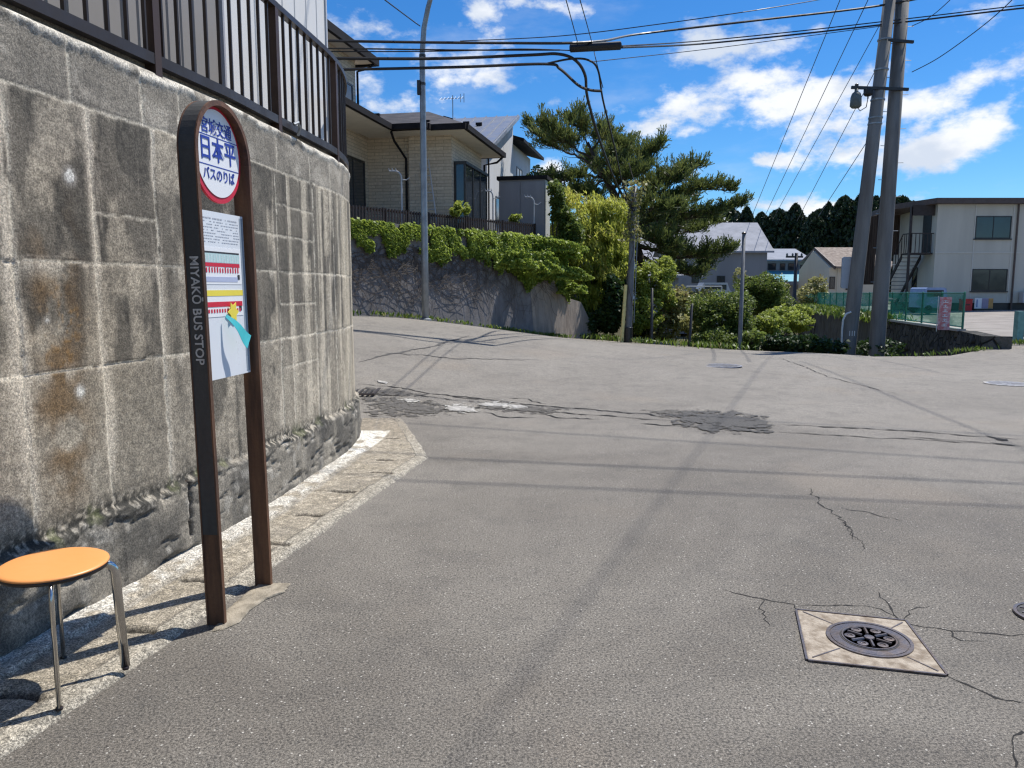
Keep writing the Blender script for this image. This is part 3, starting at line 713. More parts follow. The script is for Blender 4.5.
manhole_round(tuple(gp(1050,617)), .145, 'small round bright-rimmed manhole cover cut by the right edge of the photo', M['iron'], M['iron_dark'])
manhole_round(tuple(gp(722,366)), .36, 'pale worn manhole cover far off beside the road edge, left of the concrete poles', M['faded_blue'], M['pole_conc'])
manhole_round(tuple(gp(1008,384)), .34, 'pale worn manhole cover at the mouth of the gravel parking lot', M['pale_patch'], M['faded_blue'])
# drain grate at the wall corner
c = gp(352,391); t = thing('drain_grate', 'rusty slotted drain grate set in the asphalt at the far corner of the block wall', 'drain grate', c)
mb = MB(); 
for k in range(9): mb.ob((c.x-.30+k*.07, c.y-.3, c.z-.01), (.03,0,0), (0,.62,0), (0,0,.02))
mb.build('bars', M['iron_dark'], t)
mb = MB()
for (x0,x1,y0,y1) in ((-.36,.36,-.34,-.30),(-.36,.36,.33,.37),(-.36,-.32,-.30,.33),(.32,.36,-.30,.33)): mb.box(c.x+x0, c.x+x1, c.y+y0, c.y+y1, c.z-.01, c.z+.014)
mb.build('frame', M['iron'], t)

# ------------------------------------------------------------------ text
def text(name, body, size, m, o, ex, ey, parent, bold=0, sx=1, ext=.0008, align='CENTER'):
    cu = bpy.data.curves.new(name, 'FONT'); cu.body = body; cu.size = size; cu.align_x = align; cu.align_y = 'CENTER'
    cu.extrude = ext; cu.offset = bold; cu.resolution_u = 3
    ob = bpy.data.objects.new(name, cu); col.objects.link(ob)
    dg = bpy.context.evaluated_depsgraph_get(); me = bpy.data.meshes.new_from_object(ob.evaluated_get(dg))
    V = [v.co.copy() for v in me.vertices]; Fc = [tuple(p.vertices) for p in me.polygons]
    bpy.data.objects.remove(ob); o, ex, ey = Vector(o), Vector(ex).normalized(), Vector(ey).normalized(); ez = ex.cross(ey)
    if not V: return None
    return link_mesh(name, [o+ex*(v.x*sx)+ey*v.y+ez*v.z for v in V], Fc, m, parent)

# ------------------------------------------------------------------ bus stop
A = gp(217,625); B = gp(264,586); dd = (B-A); dd.z = 0; wd = dd.length; d = dd.normalized(); nn = Vector((d.y, -d.x, 0))   # nn faces the street
A.z = .0; up = Vector((0,0,1)); rad = wd/2; ctr = A+d*rad; ztop = 2.305-rad
t = bus = thing('bus_stop_sign', 'arched rusty brown bus stop with round white and red sign above a timetable board', 'bus stop', A)
def arch(r, n=20): return [ctr+d*(-r*math.cos(a))+up*(ztop+r*math.sin(a)) for a in [math.pi*k/n for k in range(n+1)]]
def archfr(n=20): return [(nn, d*(-math.cos(a))+up*math.sin(a)) for a in [math.pi*k/n for k in range(n+1)]]
hw = .042; th = .022
def post(base, sg, name):
    mb = MB(); P = [base+up*0, base+up*ztop]; fr = [(nn, -d*sg)]*2
    prof = [(-hw,-th/2),(hw,-th/2),(hw,th/2),(hw-.007,th/2),(hw-.007,th/2-.006),(-hw+.007,th/2-.006),(-hw+.007,th/2),(-hw,th/2)]
    mb.sweep(P, fr, prof); o_ = mb.build(name, M['rust'], t)
    return o_
pA = post(A, 1, 'post'); pB = post(A+d*wd, -1, 'post')
mb = MB(); prof = [(-hw,-th/2),(hw,-th/2),(hw,th/2),(hw-.007,th/2),(hw-.007,th/2-.006),(-hw+.007,th/2-.006),(-hw+.007,th/2),(-hw,th/2)]
mb.sweep(arch(rad, 28), archfr(28), prof); mb.build('arch', M['rusty_edge'], t)
# black outer strip
mb = MB(); mb.ob(A-d*(th/2-.0055)-nn*(hw-.007)+up*.42, nn*(2*hw-.014), -d*.003, up*(ztop-.42)); mb.build('black_strip', M['black_strip'], pA)
mb = MB(); P = arch(rad+th/2-.0025, 24)[:17]; mb.sweep(P, archfr(24)[:17], [(-hw+.007,-.003),(hw-.007,-.003),(hw-.007,.001),(-hw+.007,.001)]); mb.build('arch_strip', M['black_strip'], t)
text('lettering', 'MIYAKŌ BUS STOP', .054, M['lettering'], A-d*(th/2-.0008)+up*1.405+nn*.002, (0,0,-1), nn, pA, .0008, 1.02)
for i, zz in enumerate((.35, 1.05, 2.0)):
    for sg in (0, 1):
        pass
# disc
zc = 2.085; rc = .205; dc = A+d*rad+up*zc
def disc(name, r, off, m, c=dc, th_=.002, par=t, n=64, flip=0):
    mb = MB(); mb.lathe(c+nn*off, [(r,0),(r,th_)], n, nn); return mb.build(name, m, par)
dk = disc('round_sign', rc+.004, -.006, M['red_print'], th_=.012)
disc('sign_face', rc-.016, .007, M['white_print'], c=dc+up*.006, par=dk)
ex = d; fz = nn*.0105    # text runs along +d seen from the street
c0 = dc+up*.006
text('operator_name', '宮城交通', .070, M['blue_print'], c0+fz+up*.104-d*.005, ex, up, dk, .0008, .95)
text('stop_name', '日本平', .112, M['blue_print'], c0+fz+up*.006, ex, up, dk, .0016, .95)
text('stop_caption', 'バスのりば', .058, M['blue_print'], c0+fz-up*.098, ex, up, dk, .0006, .95)
mb = MB()
for zz in (.066, -.060):
    hwid = math.sqrt((rc-.018)**2-zz**2); mb.ob(c0+nn*.0091+up*zz-d*hwid, d*2*hwid, nn*.001, up*.004)
mb.build('dividing_line', M['blue_print'], dk)
# board
zb0, zb1 = 1.095, 1.835; b0 = A+d*.028; bw = wd-.056
M['board'] = mat('white_acrylic', (.74,.77,.80), .3, .04, 3, .01)
M['board_edge'] = mat('grey_blue_board_edge', (.30,.36,.42), .3, .1, 3, .01)
bd_ = MB().ob(b0-nn*.012+up*zb0, d*bw, nn*.016, up*(zb1-zb0)).build('timetable_board', M['board'], t)
MB().ob(b0+nn*.0042+d*(bw-.035)+up*(zb0+.01), d*.03, nn*.001, up*(zb1-zb0-.02)).build('board_edge', M['board_edge'], bd_)
def card(x0, x1, z0, z1_, m, off, name, par=bd_): return MB().ob(b0+nn*(.0045+off)+d*(x0*bw)+up*(zb0+z0), d*((x1-x0)*bw), nn*.0008, up*(z1_-z0)).build(name, m, par)
H = zb1-zb0
def zz_(v): return H*(1-v)   # v = fraction from the top
card(.04, .90, zz_(.43), zz_(.21), M['pale_card'] if 'pale_card' in M else M['white_print'], 0, 'timetable')
card(.06, .86, zz_(.245), zz_(.235), M['black_print'], .001, 'timetable_rule')
M['pale_teal'] = mat('pale_teal_print', (.50,.68,.67), .5, .1, 40, .02)
card(.09, .86, zz_(.30), zz_(.247), M['pale_teal'], .001, 'timetable_rows')
card(.06, .86, zz_(.325), zz_(.303), M['red_print'], .001, 'timetable_rule')
mbR = MB(); mbW = MB(); mbG = MB(); rr = random.Random(3)
for k in range(13):
    x = .12+k*.057; mbG.ob(b0+nn*.0066+d*(x*bw)+up*(zb0+zz_(.30)), d*.003, nn*.0004, up*.035)
    mbR.ob(b0+nn*.0064+d*(x*bw)+up*(zb0+zz_(.36)), d*.010, nn*.0004, up*(.020+rr.random()*.006))
    mbR.ob(b0+nn*.0064+d*(x*bw)+up*(zb0+zz_(.60)), d*.012, nn*.0004, up*.016)
card(.04, .90, zz_(.625), zz_(.465), M['white_print'], .0002, 'timetable')
card(.04, .90, zz_(.50), zz_(.465), M['yellow_print'], .0014, 'yellow_header')
card(.10, .88, zz_(.565), zz_(.535), M['red_print'], .0014, 'timetable_rule')
card(.06, .80, zz_(.415), zz_(.385), M['faded_card'] if 'faded_card' in M else mat('pale_blue_card', (.45,.50,.66), .5, .05, 60, .02), .001, 'timetable_notes')
mbR.build('timetable_rows', M['red_print'], bd_); mbG.build('timetable_columns', M['white_print'], bd_)
mb = MB()
for r_ in range(9):
    x = .05
    while x < .86:
        w = rr.uniform(.01, .05)
        if rr.random() < .8: mb.ob(b0+nn*.0046+d*(x*bw)+up*(zb0+zz_(.045+r_*.017)), d*(w*bw), nn*.0003, up*(.0035 if r_ else .006))
        x += w+.012
mb.build('small_print', M['pale_print'], bd_)
mb = MB()
for (fx, fv, w, h) in ((.80,.40,.05,.022),(.80,.595,.06,.024)): mb.ob(b0+nn*.0064+d*(fx*bw)+up*(zb0+zz_(fv)), d*(w*bw), nn*.0003, up*h)
mb.build('dark_print', M['black_print'], bd_)
# yellow star note and cyan strip hanging from it
cst = b0+d*(bw*.62)+up*(zb0+zz_(.60))+nn*.012
mb = MB(); P = [cst+(d*math.cos(a)+up*math.sin(a))*(.050 if k%2 == 0 else .030) for k, a in enumerate([math.pi*2*k/12 for k in range(12)])]
mb.prism(P, nn*.003); tag(mb.build('paper_note', M['yellow_print']), 'yellow jagged paper note stuck to the timetable board', 'note')
mb = MB(); n_ = 10; V = []
a0 = b0+d*(bw*.42)+up*(zb0+zz_(.62))+nn*.02
for k in range(n_+1):
    f_ = k/n_; c = a0+d*(.10*f_)+nn*(.065*f_+.01*math.sin(f_*5))-up*(.125*f_); w = .008+.028*f_
    e_ = (up*.8+d*.6).normalized()
    V += [c-e_*w, c+e_*w]
Fc = [(2*k, 2*k+1, 2*k+3, 2*k+2) for k in range(n_)]
V2 = [v-nn*.0015 for v in V]; nV = len(V)
tag(link_mesh('cloth_strip', V+V2, Fc+[tuple(i+nV for i in f[::-1]) for f in Fc], M['cyan_cloth']), 'turquoise strip fluttering out from the timetable board', 'strip')

bus.rotation_euler = (0, R(-.7), 0)
for n_ in ('paper_note', 'cloth_strip'): bpy.data.objects[n_].location.x -= .016

# ------------------------------------------------------------------ stool
sc0 = Vector((-1.695, 2.762, .024))
t = thing('stool', 'round stool with orange vinyl seat and chromed legs on the pavement', 'stool', sc0)
r = .184; hz = .474
MB().lathe(sc0+up*(hz-.034), [(r-.022,0),(r-.004,.004),(r-.001,.012),(r-.001,.017),(r-.006,.0185)], 56).build('seat_rim', M['black_rim'], t, smooth=True)
MB().lathe(sc0+up*(hz-.0165), [(r-.002,0),(r+.001,.003),(r,.007),(r-.006,.0105),(r-.016,.012),(r*.5,.0125),(.002,.0125)], 56).build('seat', M['orange'], t, smooth=True)
for k, (dx, dy) in enumerate(((.10,-.193),(.18,.10),(-.11,.2),(-.17,-.11))):
    e = Vector((dx, dy, 0)).normalized(); sd = Vector((-e.y, e.x, 0)); foot_r = .214; P = [(.07, hz-.040), (.160, hz-.040)]
    for j in range(1, 8):
        a = math.pi/2*j/7; P.append((.160+.040*math.sin(a), hz-.040-.045*(1-math.cos(a))))
    P.append((foot_r, .012))
    Q = [sc0+e*x_+up*z_ for x_, z_ in P]; fr = []
    for j in range(len(Q)):
        T = (Q[min(j+1,len(Q)-1)]-Q[max(j-1,0)]).normalized(); fr.append((sd, T.cross(sd)))
    # flattened oval tube, wide side along the radius
    wd_, tk = .0085, .017
    pr = [(wd_*math.cos(a), tk*math.sin(a)) for a in [2*math.pi*q/12 for q in range(12)]]
    lg = MB().sweep(Q, fr, pr).build('leg', M['chrome'], t, smooth=True)
    MB().lathe(Q[-1]-up*.012, [(.012,0),(.013,.008),(.010,.012)], 12).build('foot_cap', M['black_rim'], lg)

# ------------------------------------------------------------------ fence on the near wall
t = thing('wall_railing', 'brown metal railing with vertical bars along the top of the block wall', 'railing', wp(1, -.06, 2.6))
fo = -.02; zb = 2.66; zt = 3.46
sA, sB = -5.0, 5.9
def curve(z, off, s0=sA, s1=sB, n=90): return [wp(s0+(s1-s0)*k/n, off, z) for k in range(n+1)]
def rail(z, w, h, name, m=M['fence_brown']):
    Q = [wp(sA+(sB-sA)*k/110, fo, z) for k in range(111)]; fr = []
    for k in range(111):
        hd = wall_path(sA+(sB-sA)*k/110)[2]; fr.append(((math.cos(hd), -math.sin(hd), 0), (0,0,1)))
    MB().sweep(Q, fr, [(-w/2,-h/2),(w/2,-h/2),(w/2,h/2),(-w/2,h/2)]).build(name, m, t)
rail(zb+.02, .05, .055, 'bottom_rail'); rail(zt, .055, .04, 'top_rail')
pst = [S_of_y(1.35), S_of_y(2.75), S_of_y(4.22), S_of_y(5.68), S_of_y(7.0), 5.85]
mb = MB(); s = sA+.05
def hdv(s): h = wall_path(s)[2]; return (math.sin(h), math.cos(h))
while s < sB-.03:
    if min(abs(s-p) for p in pst) > .05: mb.cb(wp(s, fo, zb+.048), hdv(s), .013, .020, zt-zb-.068)
    s += .142
mb.build('bars', M['fence_brown'], t)
for p in pst:
    mb = MB(); mb.cb(wp(p, fo-.004, 2.59), hdv(p), .055, .062, zt-2.59+.021); pp = mb.build('post', M['fence_brown2'], t)
for p in (S_of_y(5.9),):
    MB().tube([wp(p-.03, .03, zb+.03), wp(p, .05, zb+.05), wp(p+.05, .045, zb+.02), wp(p+.07, .02, zb-.03)], .012, 6).build('bracket', M['steel'], t)

# ------------------------------------------------------------------ near house
def corr(mb, a, b, z0, z1_, pitch, depth, lip=.3):
    a = Vector((*a, 0)); b = Vector((*b, 0)); L = (b-a).length; e = (b-a)/L; n = Vector((e.y, -e.x, 0))
    prof = []; x = 0
    while x < L-.001:
        w = min(pitch, L-x)
        prof += [(x, 0), (x+w*lip*.5, 0), (x+w*lip, depth), (x+w*(1-.02), depth)]; x += w
    prof.append((L, 0)); V = []
    for x, o_ in prof: V += [a+e*x+n*o_+up*z0, a+e*x+n*o_+up*z1_]
    mb.add(V, [(2*k, 2*k+2, 2*k+3, 2*k+1) for k in range(len(prof)-1)])
t = thing('neighbour_house', 'house of taupe and cream vertical metal siding behind the railing on the block wall', 'house', (-3.5, 5, 2.6))
tw = (-2.20, 6.08); tw0 = (tw[0]-.182*13, tw[1]-13)
mb = MB(); corr(mb, tw0, tw, 2.5, 6.2, .155, .012, .16); mb.build('taupe_siding', M['taupe'], t)
mb = MB(); ww0 = (-2.205, 6.15); ww1 = (-1.965, 8.50); corr(mb, ww0, ww1, 2.5, 6.2, .30, .010, .08); mb.build('cream_siding', M['white_siding'], t)
MB().ob((-2.235,6.065,2.5), (.075,.014,0), (-.014,.075,0), (0,0,3.7)).build('corner_trim', M['shed'], t)
mb = MB(); mb.ob((ww1[0]-.02, ww1[1]-.005, 2.5), (.045,0,0), (0,.05,0), (0,0,3.7)); mb.build('corner_trim', M['frame_white'], t)
mb = MB(); mb.prism([(tw0[0]-.03,tw0[1],2.5),(tw[0]-.03,tw[1],2.5),(ww1[0]-.03,ww1[1],2.5),(-7,9.2,2.5),(-9,-6,2.5)], (0,0,3.7)); mb.build('wall_core', M['white_siding'], t)
mb = MB(); mb.prism([(tw0[0]+.08,tw0[1]-.3,6.2),(tw[0]+.08,tw[1],6.2),(ww1[0]+.08,ww1[1]+.1,6.2),(-7.5,9.8,6.2),(-9.6,-6.5,6.2)], (0,0,.22)); mb.build('roof', M['roof_dark'], t)
MB().tube([(-2.085,7.62,2.5),(-2.085,7.62,6.15)], .028, 8).build('downpipe', M['frame_white'], t)
MB().tube([(-2.03,8.12,2.5),(-2.03,8.12,6.15)], .018, 8).build('downpipe', M['frame_dark'], t)

# ------------------------------------------------------------------ far retaining wall with ivy
wn = Vector((WD.y, -WD.x, 0)); WD3 = Vector((WD.x, WD.y, 0)); P03 = Vector((P0.x, P0.y, 0))
def fw(s, z, off=0, bat=.13): return P03+WD3*s+wn*(off-bat*max(0, z))+up*z    # off>0 towards the road
Lw = (P1-P0).length; ztw = 2.98
def s_at(u, v, z):   # where the pixel column meets the wall plane
    x, y, _ = ray(u, v); k = x/y
    # P0+WD*s -> x = k*y
    return (k*P0.y-P0.x)/(WD.x-k*WD.y)
t = thing('ivy_wall', 'grey retaining wall across the road with ivy over its top, below the house garden', 'wall', P03+up*z1(P0.x, P0.y))
def wallslab(prof, m, name, th_=.35, off=0):
    A_ = [fw(s, z, off) for s, z in prof]; MB().prism(A_, wn*-th_).build(name, m, t)
s_end = s_at(572, 260, 2); s_st = s_at(536, 330, 0)
wallslab([(-9,-.4),(s_st,-.6),(s_st,ztw),(-9,ztw)], M['ivy_wall'], 'grey_wall_face')
s_b = s_at(598,341,0); s_t = s_at(584,303,1)
wallslab([(s_st,-.8),(s_b,-.8),(s_b-.02,-.15),(s_t,1.05),(s_at(566,298,1),1.25),(s_at(556,298,1),1.9),(s_at(548,298,1),ztw),(s_st,ztw)], M['streaky_wall'], 'streaky_wall_face', off=.02)
MB().prism([fw(-9,ztw,.03), fw(s_st+.6,ztw,.03), fw(s_st+.6,ztw+.10,.03), fw(-9,ztw+.10,.03)], wn*-.4).build('coping', M['ivy_wall'], t)
# curved marks on the streaky wall
for (a, b, c_) in (((568,331),(575,318),(584,305)),((578,335),(584,322),(593,315))):
    pass
tp = [P0+WD*-9-Vector((wn.x, wn.y))*.45, P0+WD*(s_at(555,250,2))-Vector((wn.x, wn.y))*.45, Vector((3.2,31)), Vector((3,52)), Vector((-40,52)), Vector((-40,18))]
o = MB().prism([(p.x, p.y, 2.95) for p in tp], (0,0,-4)).build('garden_terrace', M['terrace'], origin=(0,0,0)); o['kind'] = 'structure'

# leaf scatter ---------------------------------------------------------------
def leaves(name, m, C, size, parent=None, asp=1.5, nrm=None, spread=1.0, rnd=None, label=None, local=False, origin=None, fold=.25, axis=None, kind=None):
    n = len(C); C = np.asarray(C, float)
    N = rng.normal(size=(n, 3)); N /= np.linalg.norm(N, axis=1)[:,None]
    if nrm is not None:
        N = np.asarray(nrm, float)+N*spread; N /= np.linalg.norm(N, axis=1)[:,None]
    Tt = rng.normal(size=(n, 3)) if axis is None else np.asarray(axis, float)+rng.normal(size=(n,3))*.25
    Tt -= N*(Tt*N).sum(1)[:,None]; Tt /= np.linalg.norm(Tt, axis=1)[:,None]; Bt = np.cross(N, Tt)
    sz = (np.asarray(size)*(rng.uniform(.6, 1.3, n)))[:,None]
    a = C-Tt*sz*.5; b = C+Bt*sz*.5/asp+N*sz*fold*.3; c = C+Tt*sz*.5; d_ = C-Bt*sz*.5/asp+N*sz*fold*.3
    V = np.stack([a, b, c, d_], 1).reshape(-1, 3); Fc = np.arange(4*n).reshape(n, 4)
    rd = rng.uniform(0, 1, n) if rnd is None else np.clip(rnd, 0, 1)
    o_ = link_mesh(name, V, Fc, m, parent, local=local, attrs={'rnd': np.repeat(rd, 4)}, origin=origin)
    return o_
# ivy
def px_of(p):
    y = p[1]; zc_ = p[2]-EYE; fy = math.cos(TH)*y-math.sin(TH)*zc_; vy = -math.sin(TH)*y-math.cos(TH)*zc_
    return 512+F*p[0]/fy, 384+F*vy/fy
top = P = []; offs = []
pts = []; nr = []; rd = []
smax = s_at(572, 250, 2.5)
# lower outline of the ivy (s fraction -> hanging length)
S = rng.uniform(-2, smax, 95000); f = np.clip(S/smax, 0, 1)
u_c = np.array([357, 400, 430, 455, 480, 500, 520, 545, 575]); 
sk = np.array([s_at(u, 260, 2.2) for u in u_c]); hl = np.array([.6,.8,.7,1.0,.95,1.1,1.35,1.5,1.7])
hang = np.interp(S, sk, hl)*(.55+.8*fbm(S*2.2, S*0, 91)); Zr = rng.uniform(0, 1, len(S))
dens = fbm(S*3, Zr*3*hang, 92)
lump = .05+.11*fbm(S*2.6, Zr*3.5, 93, 5)*sm(0, .3, 1-Zr)*(.6+1.3*f)
keep = (dens > .36+.28*Zr*(1-f*.7)) & (Zr < 1)
S, Zr, hang, lump, dens, f = (q[keep] for q in (S, Zr, hang, lump, dens, f))
Zl = ztw+.05-Zr*hang+rng.normal(0,.04,len(S))
Pv = np.array(P03)[None]+S[:,None]*np.array(WD3)[None]+Zl[:,None]*np.array((0,0,1))[None]+(lump*rng.uniform(.2, 1, len(S))-.13*Zl+.03)[:,None]*np.array(wn)[None]
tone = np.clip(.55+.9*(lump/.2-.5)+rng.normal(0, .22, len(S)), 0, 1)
t_ivy = thing('ivy', 'green ivy draped over the top of the grey wall across the road', 'ivy', P03+up*2.9)
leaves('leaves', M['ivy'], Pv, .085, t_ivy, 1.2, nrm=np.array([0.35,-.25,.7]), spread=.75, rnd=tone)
# lower right mound of ivy (second tier)
cs = []
for (u, v, Y, rx, ry, rz, n) in ((560,278,23.7,.75,.32,.36,4600),(537,270,22.7,.65,.28,.44,4200),(573,292,24.3,.45,.3,.30,2600),(516,266,21.7,.45,.2,.45,2400),(548,250,23.7,.9,.28,.35,3600),(562,256,24.4,.5,.3,.5,3000)):
    c = np.array(at(u, v, Y)); q = rng.normal(size=(n, 3)); q /= np.linalg.norm(q, axis=1)[:,None]; q[:,2] = np.abs(q[:,2])*1.0-.15
    q *= (1+.75*(fbm(q[:,0]*3+u, q[:,1]*3+q[:,2]*3, 95, 5)-.5)*2)[:,None]
    cs.append(c+q*np.array([rx, ry, rz])*rng.uniform(.85, 1.05, n)[:,None])
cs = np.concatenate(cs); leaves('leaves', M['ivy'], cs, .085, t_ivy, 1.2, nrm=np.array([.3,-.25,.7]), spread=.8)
# bare stems
mb = MB(); rr = random.Random(5)
for k in range(300):
    s = rr.uniform(-1.5, s_st+.9); z = rr.uniform(2.0, 2.6); P = []; a = rr.uniform(-2.9, -.25)
    for j in range(rr.randint(12, 26)):
        zg = z1(P0.x+WD.x*s, P0.y+WD.y*s)
        if z < zg+.05: break
        P.append(fw(s, z, .035 if s > s_st-.1 else .015)); a += rr.uniform(-.45, .45); a = max(-3.0, min(-.1, a)); s += math.cos(a)*.11; z += math.sin(a)*.11*rr.uniform(.5, 1)
        if s > s_st+1.2: break
    if len(P) > 4: mb.tube(P, [max(.004, .0095*(1-j/len(P))*rr.uniform(.7, 1)) for j in range(len(P))], 4, False)
mb.build('stems', M['vine'], t_ivy)

# picket fence on the terrace ------------------------------------------------
s0, s1 = -1.6, s_at(552, 235, 3.2)
t = thing('picket_fence', 'low dark brown picket fence along the garden edge above the ivy', 'fence', P03+up*2.95)
def fp_(s, z, off=-.62): return P03+WD3*s+wn*(off)+up*z
mb = MB(); s = s0
while s < s1:
    mb.cb(fp_(s, 2.97), WD, .05, .02, .49); s += .095
mb.build('pickets', M['picket'], t)
for k in range(7):
    s = s0+(s1-s0)*k/6; MB().cb(fp_(s, 2.9, -.66), WD, .06, .06, .58).build('post', M['picket'], t)
mb = MB()
for zz in (3.05, 3.38): mb.ob(fp_(s0, zz, -.64), WD3*(s1-s0), wn*-.03, up*.05)
mb.build('rail', M['picket'], t)

# ------------------------------------------------------------------ beige house
HA = R(12)
hx = Vector((math.cos(HA), -math.sin(HA), 0)); hy = Vector((math.sin(HA), math.cos(HA), 0))
t = hs = thing('beige_house', 'beige stone-clad house with black-edged low roof behind the picket fence', 'house', (-1.67, 22, 2.95), -HA)
def L(x, y, z): return Vector((x, y, z))
zE = 5.7-2.95
mb = MB(); mb.box(-2.45, 0, 0, 3.35, 0, zE); mb.box(-7.5, -2.45, -2.6, 5, 0, zE+.001); wl_ = mb.build('wall', M['brick_beige'], t, local=True)
MB().box(-1.20, -.80, -.10, -.002, 0, zE-.003).build('pilaster', M['brick_beige'], t, local=True)
MB().box(-7.5, -3.2, -2.4, 1.0, zE+.2, 8.2-2.95).build('upper_wall', M['brick_beige'], t, local=True)
# hip roof
def hip(x0, x1, y0, y1, z, zr, rx0, rx1, ry, m, name, par):
    V = [(x0,y0,z),(x1,y0,z),(x1,y1,z),(x0,y1,z),(rx0,ry,zr),(rx1,ry,zr)]
    Fc = [(0,1,5,4),(1,2,5),(2,3,4,5),(3,0,4),(3,2,1,0)]
    return MB().add(V, Fc).build(name, m, par, local=True)
def seam():
    t_ = NT('seamed_dark_roof'); p = pos(t_); s_ = t_.n('ShaderNodeSeparateXYZ'); t_.set(s_.inputs[0], p)
    w = t_.math('FRACT', t_.math('MULTIPLY', t_.math('ADD', s_.outputs[1], 0), 3.6)); ln = t_.ramp(w, .12, .0)
    n = t_.noise(p, 1.8, 4, .6)
    k = t_.mix(t_.ramp(n, .35, .65), (.030,.026,.025), (.065,.056,.052)); k = t_.mix(ln, k, (.02,.02,.02))
    return t_.out(k, .65, .0, t_.bump(t_.math('SUBTRACT', 1.0, ln), .6, .03))
M['seam'] = seam()
hip(-4.6, .6, -.72, 3.95, zE+.12, zE+1.02, -3.2, -1.2, 1.7, M['seam'], 'roof', t)
V = [(-1.35,-4.6,zE+.125),(-1.35,.3,zE+.125),(-3.1,.3,zE+1.0),(-3.1,-3.0,zE+1.0),(-7.8,-3.0,zE+1.0),(-7.8,-4.6,zE+.125),(-7.8,.3,zE+1.0)]
MB().add(V, [(0,1,2,3),(5,0,3,4),(3,2,6,4),(5,4,6,1,0)]).build('wing_roof', M['seam'], t, local=True)
mb = MB()
for (x0,x1,y0,y1) in ((-1.36,-.36,-1.05,-.95),(-.36,.62,-.78,-.68),(.56,.66,-.68,4.0),(-4.6,.56,3.92,4.02),(-1.42,-1.32,-4.65,-1.05),(-7.8,-1.42,-4.68,-4.58),(-.40,-.32,-.95,-.78)): mb.box(x0,x1,y0,y1,zE-.02,zE+.13)
mb.build('fascia', M['fascia'], t, local=True)
mb = MB(); mb.box(-1.34,-.38,-.96,-.70,zE+.02,zE+.13); mb.build('roof_edge', M['seam'], t, local=True)
mb = MB(); mb.box(-2.4,.55,-.70,3.9,zE-.02,zE+.005); mb.box(-7.7,-1.44,-4.55,-.72,zE-.021,zE+.004); mb.build('soffit', M['soffit'], t, local=True)
# snow guards
mb = MB()
for (x,y) in ((-.3,.2),(-.7,-.2),(.1,.9),(-1.1,.2),(.15,2.1),(-2.4,-1.2),(-2.2,-2.4),(-2.0,-.6)):
    z_ = zE+.34+(.15 if x < -1.9 else 0); mb.box(x, x+.14, y, y+.10, z_-.1, z_+.03)
mb.build('snow_guard', M['fascia'], t, local=True)
# upper roof
mb = MB(); mb.prism([(-2.72,-1.75,5.22),(-2.72,1.5,5.22),(-5,1.5,6.3),(-7.8,1.5,6.3),(-7.8,-3,6.3),(-5,-3,6.3),(-2.72,-2.9,5.22)], (0,0,.12)); mb.build('upper_roof', M['seam'], t, local=True)
mb = MB(); mb.box(-2.76,-2.66,-3,1.55,5.10,5.32); mb.box(-7.8,-2.76,1.46,1.56,5.10,5.32); mb.build('upper_fascia', M['fascia'], t, local=True)
MB().box(-7.8,-2.77,-2.9,1.45,5.16,5.2).build('upper_soffit', M['soffit'], t, local=True)
def window(par, x0, x1, z0, z1_, axis, at_, m=M['frame_dark'], mull=1, fr=.05, out_=.03, nm='window', gl=M['glass'], sill=False):
    """axis 'x': on a wall facing -y at y = at_ ; 'y': on a wall facing +x at x = at_ ; '-y' facing -x"""
    def bx_(mb, a, b, c, d_, o0, o1):
        if axis == 'x': mb.box(a, b, at_-o1, at_-o0, c, d_)
        elif axis == 'y': mb.box(at_+o0, at_+o1, a, b, c, d_)
        else: mb.box(at_-o1, at_-o0, a, b, c, d_)
    mb = MB(); bx_(mb, x0, x1, z0, z0+fr, -.02, out_); bx_(mb, x0, x1, z1_-fr, z1_, -.02, out_); bx_(mb, x0, x0+fr, z0+fr, z1_-fr, -.02, out_); bx_(mb, x1-fr, x1, z0+fr, z1_-fr, -.02, out_)
    for k in range(mull):
        xm = x0+(x1-x0)*(k+1)/(mull+1); bx_(mb, xm-fr*.4, xm+fr*.4, z0+fr, z1_-fr, -.02, out_-.005)
    w = mb.build(nm, m, par, local=True)
    mb = MB(); bx_(mb, x0+fr, x1-fr, z0+fr, z1_-fr, -.015, .012); mb.build('pane', gl, w, local=True)
    if sill:
        mb = MB(); bx_(mb, x0-.05, x1+.05, z0-.06, z0-.003, -.01, out_+.06); mb.build('sill', m, w, local=True)
    return w
window(t, -1.9, -.3, .2, 2.05, 'y', -2.45, mull=1, nm='terrace_window')
window(t, -.6, .75, 3.35, 4.4, 'y', -3.2, m=M['frame_dark'], mull=1)
# bay window on the right side wall
mb = MB(); mb.box(.003, .35, .22, 2.75, .30, .36); mb.box(.003, .37, .20, 2.77, 1.98, 2.06)
for y in (.22, 1.05, 1.9, 2.70): mb.box(.28, .34, y, y+.05, .36, 1.98)
mb.box(.003,.06,.22,.27,.36,1.98); mb.box(.003,.06,2.70,2.75,.36,1.98); bw_ = mb.build('bay_window', M['frame_dark'], t, local=True)
mb = MB(); mb.box(.30,.318,.27,2.70,.36,1.98); mb.box(.06,.28,.235,.25,.36,1.98); mb.build('pane', M['glass'], bw_, local=True)
MB().box(.20,.21,.45,1.0,.36,1.6).build('curtain', M['wood_door'], bw_, local=True)
MB().box(.20,.21,1.2,1.8,.36,1.9).build('curtain', M['wall_white'], bw_, local=True)
MB().box(.003,.36,.22,2.75,.24,.297).build('bay_base', M['frame_dark'], bw_, local=True)
def dpipe(P, r=.035): MB().tube([L(*p) for p in P], r, 8).build('downpipe', M['fascia'], hs, local=True)
